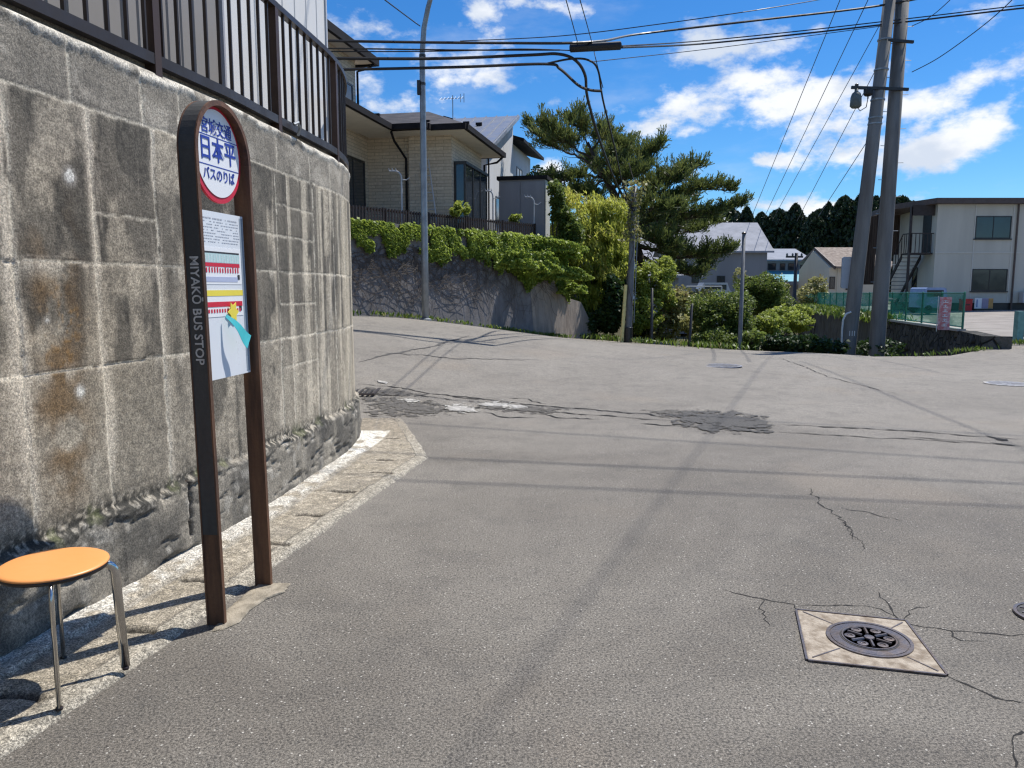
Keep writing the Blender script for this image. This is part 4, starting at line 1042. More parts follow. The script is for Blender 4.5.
dpipe([(-1.38,-.98,zE-.06),(-1.40,-.70,zE-.25),(-1.30,-.06,zE-.62),(-1.30,-.06,0)])
dpipe([(.60,3.7,zE-.06),(.45,3.6,zE-.22),(.08,3.42,zE-.32),(.08,3.42,0)])
dpipe([(-2.75,1.3,5.1),(-2.85,1.15,4.95),(-3.16,1.06,4.85),(-3.16,1.06,3.6)])
# ladder leaning against the front wall
p0, p1 = Vector((-.36,-.55,0)), Vector((-.78,-.06,2.1))
t = thing('ladder', 'pale metal ladder leaning on the beige house beside the lamp post', 'ladder', hs.matrix_basis @ p0 if False else tuple(Vector(hs.location)+hx*p0.x+hy*p0.y), -HA)
q = p1-p0; mb = MB()
for s in (-.13, .13): mb.tube([Vector((s,0,0)), q+Vector((s,0,0))], .016, 6)
mb.build('side_rail', M['frame_white'], t, local=True); mb = MB()
for k in range(1, 9): mb.tube([q*(k/9)+Vector((-.13,0,0)), q*(k/9)+Vector((.13,0,0))], .012, 6)
mb.build('rungs', M['frame_white'], t, local=True)
# tv antenna on the roof
c = at(453,128,24.2); t = thing('tv_antenna', 'thin aerial on a mast on the roof of the beige house', 'aerial', c)
MB().tube([c, c+up*.95], .014, 5).build('mast', M['steel'], t)
mb = MB(); h = c+up*.86; mb.tube([h-hx*.4, h+hx*.35], .008, 4)
for k in range(7): mb.tube([h-hx*(.38-k*.11)-hy*.12-up*.06, h-hx*(.38-k*.11)+hy*.12+up*.08], .006, 4)
mb.tube([h+hx*.35-up*.13, h+hx*.35+up*.13], .01, 4); mb.tube([h+hx*.24-up*.12, h+hx*.24+up*.12], .008, 4)
mb.build('elements', M['steel'], t)
# bent garden pipes (laundry pole stands)
def stand(u, v0, v1, Y, lab, wd=.28):
    b_ = at(u, v0, Y); tp_ = at(u, v1, Y); b_.z = 2.95; t = thing('laundry_stand', lab, 'laundry stand', b_, group='laundry stands in the garden')
    P = [Vector((b_.x, b_.y, 2.95)), Vector((b_.x, b_.y, tp_.z-.18))]
    for k in range(1, 6): a = math.pi/2*k/5; P.append(Vector((b_.x-wd*.6*(1-math.cos(a)), b_.y, tp_.z-.18+.18*math.sin(a))))
    P.append(P[-1]-Vector((wd*.5,0,0))); MB().tube(P, .022, 8).build('pole', M['frame_white'], t)
    mb = MB()
    for k in range(3): mb.tube([P[-1]+Vector((k*.09,0,.0)), P[-1]+Vector((k*.09-.02,0,.07))], .012, 5)
    mb.tube([P[1]+Vector((.12,0,-.05)), P[1]+Vector((.22,0,.02))], .012, 5); mb.tube([P[1]+Vector((0,0,-.03)), P[1]+Vector((.14,0,-.05))], .012, 5)
    mb.build('hooks', M['frame_white'], t)
stand(402, 215, 171, 20.6, 'bent silver laundry pole standing before the front wall of the beige house')
stand(493, 216, 191, 24.3, 'bent silver laundry pole between the bay window and the grey shed', .2)
stand(534, 216, 197, 24.6, 'bent silver laundry pole standing right in front of the grey shed', .25)

# ------------------------------------------------------------------ white house behind
t = thing('white_house', 'white two-storey house with grey sloping seamed roof behind the beige house', 'house', (.04, 33, 2.95), -HA)
# side wall facing +x from y=-4.3 (low) to y=0 (high)
V0 = [(0,-4.6,0),(0,0,0),(0,0,5.35),(0,-4.6,3.45)]
MB().prism(V0, (-7,0,0)).build('wall', M['wall_white'], t, local=True)
MB().prism([(.25,-5.1,3.28),(.25,.15,5.48),(.25,.15,5.62),(.25,-5.1,3.42)], (-7.5,0,0)).build('roof', M['roof_grey'], t, local=True)
mb = MB()
for k in range(16): mb.prism([(.2-k*.45,-5.1,3.42),(.2-k*.45,.15,5.62),(.2-k*.45,.15,5.67),(.2-k*.45,-5.1,3.47)], (-.03,0,0))
mb.build('roof_seams', M['roof_grey'], t, local=True)
MB().box(-6,-.1,.003,4.4,0,4.55).build('rear_wall', M['wall_white'], t, local=True)
MB().prism([(.45,.05,4.55),(.45,5.0,4.55),(-3,5.0,5.6),(-3,.05,5.6)], (0,0,.14)).build('rear_roof', M['fascia'], t, local=True)
window(t, 1.2, 2.4, 2.9, 3.75, 'y', -.1, mull=1)
window(t, -3.2, -1.9, 1.0, 2.0, 'y', 0, mull=1)
mb = MB()
for (x,y) in ((-1.2,-1.5),(-1.8,-1.2),(-.9,-3.2)): mb.box(x,x+.25,y,y+.08,3.42+(y+5.1)*.42,3.56+(y+5.1)*.42)
mb.build('snow_guard', M['fascia'], t, local=True)
MB().tube([L(.02,-4.5,3.4),L(.06,-4.5,3.0),L(.06,-4.5,0)], .03, 6).build('downpipe', M['fascia'], t, local=True)

# shed
c = at(499, 228, 25.3); t = thing('garden_shed', 'grey metal garden shed with a flat dark lid above the picket fence', 'shed', (c.x, 25.5, 2.95), -HA)
w = 1.50; hh = 1.98
MB().box(0,w,0,.9,0,hh).build('body', M['shed'], t, local=True)
mb = MB(); mb.box(.02,.46*w,-.02,-.002,.06,hh-.06); mb.box(.48*w,w-.02,-.025,-.002,.06,hh-.06); mb.build('door', M['shed'], t, local=True)
MB().box(w+.002,w+.02,0.02,.88,.04,hh-.02).build('side_panel', M['shed_side'], t, local=True)
MB().box(-.06,w+.08,-.08,.98,hh+.003,hh+.12).build('lid', M['fascia'], t, local=True)

# ------------------------------------------------------------------ lamp post
b = gp(425.5,320.3); t = thing('street_lamp', 'tall grey steel lamp post at the foot of the ivy wall', 'street lamp', b)
tp_ = at(422.2, 55, b.y); P = [b-up*.1, b.lerp(tp_, .25), tp_]; q = at(424,28,b.y); q2 = at(428,8,b.y-.1); q3 = at(437,-25,b.y-.3); q4 = at(470,-50,b.y-.8); q5 = at(500,-58,b.y-1.3)
P += [q, q2, q3, q4, q5]
MB().tube(P, [.088,.084,.066,.062,.058,.052,.045,.04], 14).build('post', M['steel'], t, smooth=True)
MB().tube([q5-Vector((.1,0,0)), q5+Vector((.35,-.2,.03)), q5+Vector((.7,-.4,.0))], [.06,.13,.07], 10).build('lamp_head', M['steel'], t)
MB().lathe(b, [(.15,-.05),(.15,.03),(.1,.05)], 14).build('base_plate', M['steel'], t)
for v in (84, 56): MB().lathe(at(422.4, v, b.y), [(.078,-.03),(.078,.03)], 14).build('clamp', M['frame_dark'], t)
mb = MB(); c = at(419.5, 88, b.y); mb.box(c.x-.05,c.x+.02,c.y-.09,c.y+.02,c.z-.16,c.z+.16)
mb.build('control_box', M['frame_dark'], t)

# ------------------------------------------------------------------ utility poles
def upole(base, thru, ztop_, r0, r1, label, grp, name='utility_pole', m=M['pole_conc']):
    e = (thru-base); e = e/e.z; tp_ = base+e*(ztop_-base.z)
    t = thing(name, label, 'utility pole', base, group=grp)
    MB().tube([base-e*.6, base, base.lerp(tp_, .5), tp_], [r0*1.01, r0, (r0+r1)/2, r1], 18).build('pole', m, t, smooth=True)
    return t, base, e
bR = at(876,358,22); bR.z = gz1(bR.x, bR.y); bL = at(847.5,358,22); bL.z = gz1(bL.x, bL.y)
def foot_(u0, u1):
    a = at(u0,358,22); b = at(u1,0,22); e = (b-a)/(b.z-a.z); g_ = gz1(a.x, a.y); return a+e*(g_-a.z)
bR = foot_(876, 902.5); bL = foot_(847, 889.5)
YR = bR.y; thR = at(902.5, 0, YR); thL = at(889.5, 0, YR-.1)
tR, bR, eR = upole(bR, thR, 10.35, .225, .165, 'upright grey concrete utility pole with step bolts, the right of two crossing poles', 'two concrete utility poles')
tL, bL, eL = upole(bL, thL, 10.3, .215, .15, 'leaning grey concrete utility pole, propped against the upright one, carrying a small transformer', 'two concrete utility poles')
def onp(b, e, v, Yd=None):   # point on pole axis nearest to image row v
    lo, hi = 0, 12
    for _ in range(40):
        mid_ = (lo+hi)/2; p = b+e*mid_
        if px_of(p)[1] > v: lo = mid_
        else: hi = mid_
    return b+e*lo
for i, v in enumerate(range(10, 305, 17)):
    p = onp(bR, eR, v); s_ = 1 if i%2 else -1; MB().tube([p+Vector((s_*.15,-.03,0)), p+Vector((s_*.33,-.05,0))], .009, 5).build('step_bolt', M['steel'], tR)
for v in (18, 26, 45, 52, 62, 88, 94, 112, 118): p = onp(bR, eR, v); rr_ = .19-.004*(p.z-2); MB().lathe(p, [(rr_-.002,-.02),(rr_+.008,-.02),(rr_+.008,.02),(rr_-.002,.02)], 16).build('band', M['steel'], tR)
for v in (40, 70, 100, 118, 124): p = onp(bL, eL, v); MB().lathe(p, [(.165,-.02),(.188,-.02),(.188,.02),(.165,.02)], 16).build('band', M['steel'], tL)
# white tally strokes on both poles
for (b_, e_, t_, v) in ((bR, eR, tR, 330), (bL, eL, tL, 333)):
    p = onp(b_, e_, v); mb = MB()
    for k in (-1, 0, 1):
        a = k*.32-.12; n_ = Vector((math.sin(a), -math.cos(a), 0)); q = p+n_*.205; sd = Vector((math.cos(a), math.sin(a), 0))
        mb.ob(q-sd*.012-n_*.01-up*(.11 if b_ is bR else .07), sd*.022, n_*.014, up*(.22 if b_ is bR else .14))
    mb.build('white_marks', M['white_paint'], t_)
# cross arm with transformer
a = onp(bR, eR, 89); Ya = a.y-.25; pL = at(852,87,Ya); pR2 = at(909,89,Ya)
mb = MB(); mb.ob(pL-up*.04, pR2-pL, (0,.07,0), up*.075); arm = mb.build('crossarm', M['frame_dark'], tL)
pU = onp(bR, eR, 43); mb = MB(); mb.ob(at(888,41,Ya), at(914,43,Ya)-at(888,41,Ya), (0,.07,0), up*.07); mb.build('crossarm', M['frame_dark'], tL)
t = thing('transformer', 'small grey can transformer hanging from the arm of the leaning pole', 'transformer', at(855,108,Ya+.03))
c = at(855.5,108,Ya+.03)
MB().lathe(c, [(.10,0),(.15,.05),(.14,.28),(.11,.38),(.05,.43),(.04,.56)], 16).build('can', M['insulator'], t, smooth=True)
MB().lathe(c+up*.50, [(.05,0),(.05,.12),(.02,.14)], 10).build('hanger', M['frame_dark'], t)
mb = MB(); c2 = at(868,97,Ya+.03)
mb.tube([c+Vector((.03,-.02,.02)), c+Vector((.12,-.02,-.08)), c+Vector((.28,-.02,.02)), c+Vector((.32,-.02,.30)), c2], .012, 5)
mb.build('lead', M['cable'], t)
t = thing('junction_box', 'small black box on the arm beside the transformer', 'box', at(868,96,Ya+.03)); c = at(868,96,Ya+.03)
MB().lathe(c, [(.08,0),(.12,.04),(.12,.17),(.06,.2)], 12).build('case', M['cable'], t); MB().tube([c-up*.0, c+Vector((.0,0,-.07))], .02, 6).build('spout', M['cable'], t)
# small board strapped on the leaning pole, white guard beside it
p = onp(bL, eL, 273); c = p+Vector((-.32,.05,-.45)); t = thing('pole_board', 'pale grey rounded board strapped to the left side of the leaning pole', 'board', c)
mb = MB(); 
P = [];
for (cx_, cz_, a0, a1) in ((.18,.84,0,90),(-.0,.84,90,180),(-.0,.08,180,270),(.18,.08,270,360)):
    for k in range(5): a = R(a0+(a1-a0)*k/4); P.append(c+Vector((cx_-.03+.06*math.cos(a), 0, cz_+.06*math.sin(a))))
mb.prism(P, (0,.05,0)).build('board', M['faded_board'] if 'faded_board' in M else mat('faded_grey_board', (.42,.45,.50), .5, .1), t)
q = at(841,358,21.8); t = thing('guy_guard', 'bent white pipe beside the foot of the leaning pole', 'pipe', q)
MB().tube([q, at(842,330,q.y), at(843,320,q.y), at(846,314,q.y), at(851,312,q.y)], .028, 8).build('pipe', M['white_paint'], t)

# far-left pole with drop cables
bF = gp(630,343); bF = Vector((bF.x, bF.y+.4, bF.z-.1)); thF = at(634.5, 188, bF.y)
tF, bF, eF = upole(bF, thF, thF.z+.05, .105, .08, 'slim grey concrete pole wrapped in creepers in front of the pine', None, m=M['dull_steel'])
del_ = 0
mb = MB(); q = bF+Vector((-.21,-.08,0)); mb.tube([q, q+Vector((.10,0,1.85))], [.055,.05], 8)
o = mb.build('yellow_guard', M['yellow_guard'], tF)
mb = MB(); mb.tube([bF+Vector((.16,-.05,.7)), onp(bF, eF, 215)+Vector((.14,-.05,0))], .014, 5); mb.build('conduit', M['steel'], tF)
mb = MB(); mb.lathe(bF-up*.1, [(.14,0),(.14,.65),(.13,.66)], 14); mb.build('dark_sleeve', M['frame_dark'], tF)
cr = []
for k in range(700):
    zq = rng.uniform(2.9, thF.z+.2); a = rng.uniform(0, 6.28); rr_ = rng.uniform(.1, .32)*(1+.5*math.sin(zq*3))
    p = bF+eF*(zq-bF.z); cr.append((p.x+rr_*math.cos(a), p.y+rr_*math.sin(a), zq))
tc = thing('creeper', 'thin creeper climbing the slim pole in front of the pine', 'creeper', tuple(bF)); leaves('leaves', M['drybush'], np.array(cr), .11, tc)
mb = MB(); mb.tube([bF+Vector((.1*math.cos(k*.9), -.14, 1.2+k*.25)) for k in range(18)], .012, 4); mb.build('stems', M['vine'], tc)

def thinpole(u, v0, v1, r, Y, lab, cap=False, m=M['steel'], arm=False, du=0, cat='pole'):
    tp_ = at(u+du, v1, Y); b_ = at(u, v0, Y); t = thing('slim_pole', lab, cat, b_)
    mb = MB().tube([b_-up*1.2, b_, tp_], [r*1.1, r, r*.8], 10); mb.build('pole', m, t, smooth=True)
    if cap: MB().lathe(tp_, [(r*.9,0),(r*1.1,.03),(r*.4,.06)], 10).build('cap', M['frame_dark'], t)
    if arm:
        mb = MB(); mb.box(tp_.x-.55, tp_.x+.35, Y-.05, Y+.05, tp_.z-.25, tp_.z-.15); mb.build('crossarm', M['frame_dark'], t)
        mb = MB()
        for k in (-.5,-.2,.28): mb.lathe((tp_.x+k, Y, tp_.z-.15), [(.04,0),(.06,.06),(.03,.14)], 8)
        mb.build('insulator', M['insulator'], t)
thinpole(739.5, 352, 234, .062, 21.3, 'slim grey steel pole rising in front of the round bushes', True, du=4.5, m=M['dull_steel'])
thinpole(651.5, 346, 288, .05, 23.5, 'short dark post right of the slim creeper-covered pole', m=M['frame_dark'], du=.5)
thinpole(689, 349, 304, .045, 22.5, 'short thin dark post left of the round green bush', m=M['frame_dark'], du=3)
thinpole(793.5, 318, 253, .11, 42, 'dark pole with a small crossarm in front of the blue-roofed house', m=M['frame_dark'], arm=True, du=3)

# ------------------------------------------------------------------ cables
def cable(pix, r, lab, name='overhead_cable', Y=None, grp=None, sag=True):
    P = []
    for p in pix: P.append(at(p[0], p[1], p[2]))
    Q = []
    n = len(P)
    for i in range(n-1):      # catmull-rom
        p0 = P[max(i-1,0)]; p1_ = P[i]; p2 = P[i+1]; p3 = P[min(i+2,n-1)]
        for k in range(8):
            f_ = k/8; Q.append(.5*((2*p1_)+(p2-p0)*f_+(2*p0-5*p1_+4*p2-p3)*f_*f_+(3*p1_-p0-3*p2+p3)*f_**3))
    Q.append(P[-1]); t = MB().tube(Q, r, 6).build(name, M['cable']); tag(t, lab, 'cable', grp); return t
Yp = YR-.15
cable([(150,36,16.5),(340,41,16.8),(500,43,17),(592,42,17),(640,34,Yp),(760,20,Yp),(890,4,Yp),(1010,-22,Yp)], .028, 'topmost thick black cable crossing the street from the left to the upright pole')
cable([(150,58,16.5),(340,58.5,16.8),(440,58.5,17),(530,55,17),(558,54,17),(575,60,17),(585,75,17.3),(588,100,18),(602,147,20),(618,187,bF.y-.2),(634,211,bF.y-.15)], .032, 'thick black cable that bends down to the creeper-covered pole, upper of the two bends')
cable([(150,71,16.5),(340,69.5,16.8),(460,67,17),(545,64,17),(560,69,17),(578,85,17),(590,90,17),(602,91,17)], .030, 'thick black cable, lowest across the street, ending in the lower bend')
cable([(545,64,17),(570,59,17),(588,60,17),(598,70,17.2),(603,100,18),(614,145,20),(624,189,bF.y-.2),(635,211,bF.y-.15)], .022, 'thinner black cable dropping beside the thick one to the creeper-covered pole')
cable([(150,47,16.5),(340,48.5,16.8),(460,50,17),(560,50,17)], .016, 'thin cable just under the topmost one, left of the black splice case')
cable([(150,49.5,16.5),(345,51.5,16.8),(450,51,17),(520,49,17),(572,50.5,17)], .012, 'very thin cable twisting around its neighbour left of the black splice case')
cable([(622,46,17),(700,41,Yp),(800,31,Yp),(905,19,Yp),(1024,5,Yp-.5),(1180,-12,Yp-1)], .016, 'thin cable running right from the black splice case past both poles')
cable([(622,47.5,17),(700,44,Yp),(800,34,Yp),(905,22,Yp),(1024,8,Yp-.5),(1180,-8,Yp-1)], .024, 'thick lower cable running right from the splice case past both poles')
cable([(590,62,17),(700,50,Yp),(800,37,Yp),(890,25,Yp)], .010, 'faint thin wire rising from the cable bend to the poles')
cable([(460,41,18),(560,36,18),(660,24,17.6),(770,8,17.2),(840,-4,Yp)], .010, 'thin wire above the topmost thick cable')
cable([(912,72,Yp),(935,60,21),(960,43,20),(990,20,19),(1016,-4,18.2),(1060,-50,17)], .011, 'sagging cable from the upright pole up to the right corner')
cable([(912,26,Yp),(930,17,21.2),(950,0,20.4),(990,-40,19)], .010, 'short cable from the upright pole to the top edge')
t = MB(); a = at(569.5,48.3,17); b = at(621.5,45.5,17); t.tube([a, a+(b-a)*.02, b-(b-a)*.02, b], [.05,.085,.085,.05], 10); tag(t.build('splice_case', M['cable']), 'long black splice case hung among the cables over the street', 'splice case')
cable([(560,-15,12),(566,0,13),(578,44,17)], .009, 'left thin wire rising steeply to the top edge from the splice case')
cable([(574,-15,12),(580,0,13),(592,43,17),(596,60,17),(603,88,17.2)], .009, 'right thin wire rising steeply to the top edge through the splice case')
cable([(370,-12,15),(385,0,15.5),(413,21,17.6),(420,26,b_.y if False else 17.6)], .012, 'short thin wire slanting from the top edge to the lamp post')
def far_wire(p0, z0, p1, z1_, lab, r=.011, ext=25, toz=None):
    # wire held at a constant height: image points give direction
    def pt(p, z):
        x, y, zz = ray(*p); k = (z-EYE)/zz; return Vector((x*k, y*k, z))
    a = pt(p0, z0); b = pt(p1, z1_); e = (a-b).normalized(); near = a+e*ext
    Q = []
    for k in range(25):
        f_ = k/24; q = near.lerp(b, f_); q.z -= .0; Q.append(q)
    o = MB().tube(Q, [r*(1+.9*k/24) for k in range(25)], 5).build('overhead_wire', M['cable']); tag(o, lab, 'wire', 'wires running away down the valley'); return o
far_wire((840,0), 8.9, (752,216), 7.6, 'leftmost of the thin wires running from the top edge down to the valley', ext=3)
far_wire((868,0), 9.0, (764,218), 7.7, 'second thin wire from the left running down to the valley', ext=3)
far_wire((889,8), 9.4, (772,221), 7.7, 'third thin wire running down from the pole tops to the valley', ext=.6)
far_wire((886,50), 8.2, (797,221), 7.2, 'fourth thin wire running from the transformer arm down to the valley', ext=.2)
far_wire((874,131), 5.9, (818,217), 6.6, 'lowest thin wire sagging from the leaning pole to the valley', ext=.1)
# cables over the street seen only by their shadows
def aircable(a, b, r, lab, sag=.3):
    a = Vector(a); b = Vector(b); Q = [a.lerp(b, k/30)-up*(4*sag*(k/30)*(1-k/30)) for k in range(31)]
    o = MB().tube(Q, r, 6).build('overhead_cable', M['cable']); tag(o, lab, 'cable', 'cables overhead out of the frame')
sd = SUN; hh = 11.0
for (p, q, r_) in (((432,425),(1024,463),.013),((432,458),(1024,484),.016),((440,482),(1024,507),.014),((500,404),(1024,436),.011)):
    A_ = gp(*p)+sd*(hh/sd.z); B_ = gp(*q)+sd*(hh/sd.z); e = (B_-A_).normalized(); aircable(A_-e*14, B_+e*14, r_, 'black cable strung high across the street above the frame', 0)
A_ = gp(700,448)+sd*(10.4/sd.z); B_ = gp(765,362)+sd*(10.4/sd.z); e = (B_-A_).normalized(); e.z = 0; aircable(A_-e*13, A_+e*((bR.y-A_.y)/e.y), .0075, 'thick cable from the upright pole towards the viewer above the frame', 0)
A_ = gp(1024,449)+sd*(9.5/sd.z); B_ = gp(800,361)+sd*(9.5/sd.z); aircable(A_+(A_-B_).normalized()*8, B_, .011, 'thin cable from the pole tops to the right above the frame', 0)

# ------------------------------------------------------------------ stone wall, netting fence, lot things
W0 = Vector((10.72,17.72)); W1 = Vector((12.1,21.0)); W2 = Vector((19.5,52.0))
t = thing('stone_wall', 'dark rough stone retaining wall below the green netting fence', 'wall', (W1.x, W1.y, -1))
def wallseg(a, b, za, zb_, zlo, m, name, th_=.4, zhi_off=0):
    a = Vector((*a, 0)); b = Vector((*b, 0)); e = (b-a); n = Vector((-e.y, e.x, 0)).normalized()
    nseg = max(2, int(e.length/.5)); V = []; Fc = []; rows = 7
    for i in range(nseg+1):
        f_ = i/nseg; p = a+e*f_; zt_ = za+(zb_-za)*f_
        for j in range(rows):
            z = zlo+(zt_-zlo)*j/(rows-1); ofs = (.0 if j == rows-1 else random.uniform(-.06, .09)); q = p+n*(ofs+.10*(1-j/(rows-1)))
            V.append((q.x, q.y, z))
        q = p-n*th_; V.append((q.x, q.y, zt_))
    k = rows+1
    for i in range(nseg):
        for j in range(k-1): Fc.append((i*k+j, i*k+j+1, (i+1)*k+j+1, (i+1)*k+j))
    Fc.append(tuple(range(k))[::-1]); Fc.append(tuple(nseg*k+j for j in range(k)))
    return link_mesh(name, V, Fc, m, t)
zW1 = .34; Wm = W1.lerp(W2, .25); zW2 = .16
wallseg(W0, W1, .42, zW1+.02, -2.6, M['stone'], 'stone_face'); wallseg(W1, Wm, zW1, .30, -2.9, M['stone'], 'stone_face')
M['dark_conc'] = wall_streak('dark_old_concrete', (.16,.145,.125), (.07,.062,.055), (.10,.10,.07))
wallseg(Wm, W2, .29, zW2, -2.9, M['dark_conc'], 'concrete_face')
e = Vector((*(W0-W1), 0)).normalized(); n = Vector((-e.y, e.x, 0))
MB().ob(Vector((W0.x, W0.y, -.3))+e*.02, e*.10, n*.6, (0,0,.72)).build('end_block', M['stone'], t)
c0_ = Vector((*W1, zW1)); c1_ = Vector((*W2, zW2)); ee = (c1_-c0_); nn2 = Vector((-ee.y, ee.x, 0)).normalized()
MB().ob(c0_+nn2*.05, ee, nn2*-.22, up*.07).build('coping', M['pale_coping'] if 'pale_coping' in M else mat('pale_coping', (.50,.49,.45), .9, .2), t)
t = thing('netting_fence', 'green netting fence on thin posts along the parking lot edge', 'fence', c0_)
nP = 17; fh = .98
for k in range(nP):
    f_ = k/(nP-1); p = c0_+ee*f_-nn2*.08+up*.07; MB().lathe(p, [(.03,0),(.03,fh),(.012,fh+.02)], 8).build('post', M['green_paint'], t)
mb = MB()
for z_ in (.05, fh-.02): mb.tube([c0_-nn2*.08+up*(.07+z_), c1_-nn2*.08+up*(.07+z_)], .018, 6)
mb.build('rail', M['green_paint'], t)
mb = MB(); 
for k in range(nP-1):
    a_ = c0_+ee*(k/(nP-1))-nn2*.08+up*.10; b_2 = c0_+ee*((k+1)/(nP-1))-nn2*.08+up*.10; mb.quad(a_, b_2, b_2+up*(fh-.06), a_+up*(fh-.06))
mb.build('netting', M['net'], t)
# banner
c = at(945, 333, 21.0); pb = c0_+ee*.022-nn2*.02+up*.1; 
t = thing('banner', 'narrow red banner with white marks tied to the near end of the netting fence', 'banner', (pb.x, pb.y, pb.z))
fl = Vector((at(938,315,20.8).x, 0, 0)); x0 = at(938.5,315,20.7).x; x1 = at(950.5,315,20.7).x; zt_ = at(940,297,20.7).z; zb_ = at(940,330,20.7).z
mb = MB(); V = []; 
for j in range(9):
    z = zb_+(zt_-zb_)*j/8
    for i in range(5): x = x0+(x1-x0)*i/4; V.append((x, 20.7+.02*math.sin(i*1.5+j*.7), z))
Vb = [(x, y+.004, z) for x, y, z in V]; Fc = [(j*5+i, j*5+i+1, j*5+i+6, j*5+i+5) for j in range(8) for i in range(4)]
link_mesh('cloth', V+Vb, Fc+[tuple(q+45 for q in f_[::-1]) for f_ in Fc], mat('faded_red_banner', (.62,.16,.17), .7, .35, 9, .05, c2=(.72,.55,.55)), t)
mb = MB(); rr = random.Random(9)
for k in range(6):
    z = zb_+.10+k*.125
    mb.box(x0+.09, x0+.23, 20.672, 20.676, z, z+.018); mb.box(x0+.14, x0+.165, 20.672, 20.676, z+.018, z+.075); mb.box(x0+.10+.03*rr.random(), x0+.20, 20.672, 20.676, z+.05, z+.062)
mb.build('white_marks', M['white_print'], t)
MB().tube([(x0-.02,20.72,.35),(x0-.02,20.72,zt_+.03)], .01, 6).build('pole', M['white_paint'], t)
# green gate at the right edge
g0 = at(1020, 343, 18.6); g0.z = z1(g0.x, g0.y); t = thing('lot_gate', 'peeling pale green steel gate post with white bars at the right edge', 'gate', g0)
MB().box(g0.x-.14,g0.x+.02,g0.y-.08,g0.y+.08,0+g0.z,g0.z+.72).build('post', M['pale_green_paint'], t)
mb = MB()
for z_ in (.18,.40,.62): MB().box(g0.x+.02,g0.x+2.4,g0.y-.03,g0.y+.03,g0.z+z_,g0.z+z_+.07).build('bar', M['white_paint'], t)
MB().box(g0.x+.05,g0.x+.14,g0.y-.10,g0.y-.035,g0.z+.1,g0.z+.7).build('slat', M['orange_board'], t)

# ------------------------------------------------------------------ apartment building
Yb = 40; z0b = .40
t = ap = thing('apartment_block', 'two-storey beige panel building with brown roof edge and outside stairs beyond the parking lot', 'building', (21.55, Yb, z0b))
bh = 5.32
def AB(mb, x0, x1, y0, y1, z0, z1_): return mb.box(x0, x1, y0, y1, z0, z1_)
MB().box(0, 13, 0, 4.4, .35, bh).build('wall', M['panel_beige'], t, local=True)
MB().box(.03, 13, .03, 4.4, -.3, .347).build('plinth', M['frame_dark'], t, local=True)
MB().prism([(-.25,-.35,bh+.003),(13.4,-.35,bh+.003),(13.4,4.9,bh-.25),(-1.35,4.9,bh-.25),(-1.35,2.0,bh-.08)], (0,0,.27)).build('roof', M['brown_roof_edge'], t, local=True)
mb = MB(); mb.box(0,13,-.025,-.002,2.86,2.93)
for x in (1.9,3.83,5.9,7.8,9.8,11.7): mb.box(x,x+.06,-.022,-.002,.35,2.858); mb.box(x,x+.06,-.022,-.002,2.932,bh-.02)
mb.build('panel_strips', mat('pale_joint_strip', (.58,.56,.50), .7, .1), t, local=True)
for x in (1.95, 5.95, 9.9):
    window(t, x, x+1.82, 3.60, 4.72, 'x', 0, mull=1, fr=.05, sill=True); window(t, x, x+1.82, .95, 2.07, 'x', 0, mull=1, fr=.05, sill=True)
window(t, 1.6, 2.1, 1.1, 2.2, '-y', 0, mull=0); 
mb = MB(); mb.box(-.03,-.002,.5,1.3,2.95,4.9); mb.build('upper_door', M['frame_dark'], t, local=True)
# stairs on the left side
st = MB().box(-1.15,-.03,.2,1.08,2.82,2.90).build('landing', M['dark_steel'], t, local=True)
for k in range(13): MB().box(-1.15,-.25, 1.12+k*.185, 1.30+k*.185, 2.66-k*.205, 2.71-k*.205).build('stair_tread', M['tread'], t, local=True)
for x in (-1.22, -.22):
    MB().prism([(x,1.0,2.86),(x,1.0,2.60),(x,3.6,-.15),(x,3.6,.13)], (.05,0,0)).build('stringer', M['dark_steel'], t, local=True)
mb = MB()
for k in range(4): y = .2+k*.2; mb.box(-1.20,-1.17,y,y+.03,2.9,3.85)
for k in range(6): x = -1.15+k*.2; mb.box(x,x+.03,.17,.20,2.9,3.85)
mb.box(-1.21,-1.16,.17,1.0,3.85,3.90); mb.box(-1.15,-.03,.16,.21,3.85,3.90)
for k in range(9): y = 1.05+k*.28; z = 2.75-k*.30; mb.box(-1.215,-1.18,y,y+.03,z,z+.95)
mb.tube([(-1.19,1.0,3.85),(-1.19,3.5,1.05)], .03, 6)
mb.build('stair_railing', M['dark_steel'], t, local=True)
M['rusty_sheet'] = mat('rusty_corrugated', (.075,.045,.03), .8, .5, 6, .4, streak=True)
mb = MB(); corr(mb, (-1.35,3.75), (-.04,3.75), 2.95, bh-.2, .12, .03, .4); mb.build('metal_screen', M['rusty_sheet'], t, local=True)
mb = MB(); corr(mb, (-2.3,4.2), (-1.3,3.75), 1.3, bh-.25, .12, .03, .4); mb.build('metal_screen', M['rusty_sheet'], t, local=True)
for y in (.2, 3.6): MB().box(-1.25,-1.15,y,y+.1,0,bh-.1).build('screen_post', M['dark_steel'], t, local=True)
MB().box(-1.2,-.03,.2,.26,bh-.55,bh-.02).build('landing_beam', M['dark_steel'], t, local=True)
for x in (3.95, 7.95): MB().tube([(x+.1,-.06,.0),(x+.1,-.06,bh)], .045, 8).build('downpipe', M['brown_roof_edge'], t, local=True)
for x in (4.4, 8.4):
    au = MB().box(x, x+.8, -.42, -.08, .36, .92).build('air_conditioner', M['frame_white'], t, local=True)
    MB().lathe((x+.32,-.425,.64), [(.20,0),(.20,.012),(.02,.02)], 20, (0,-1,0)).build('fan_grille', M['frame_dark'], au, local=True)
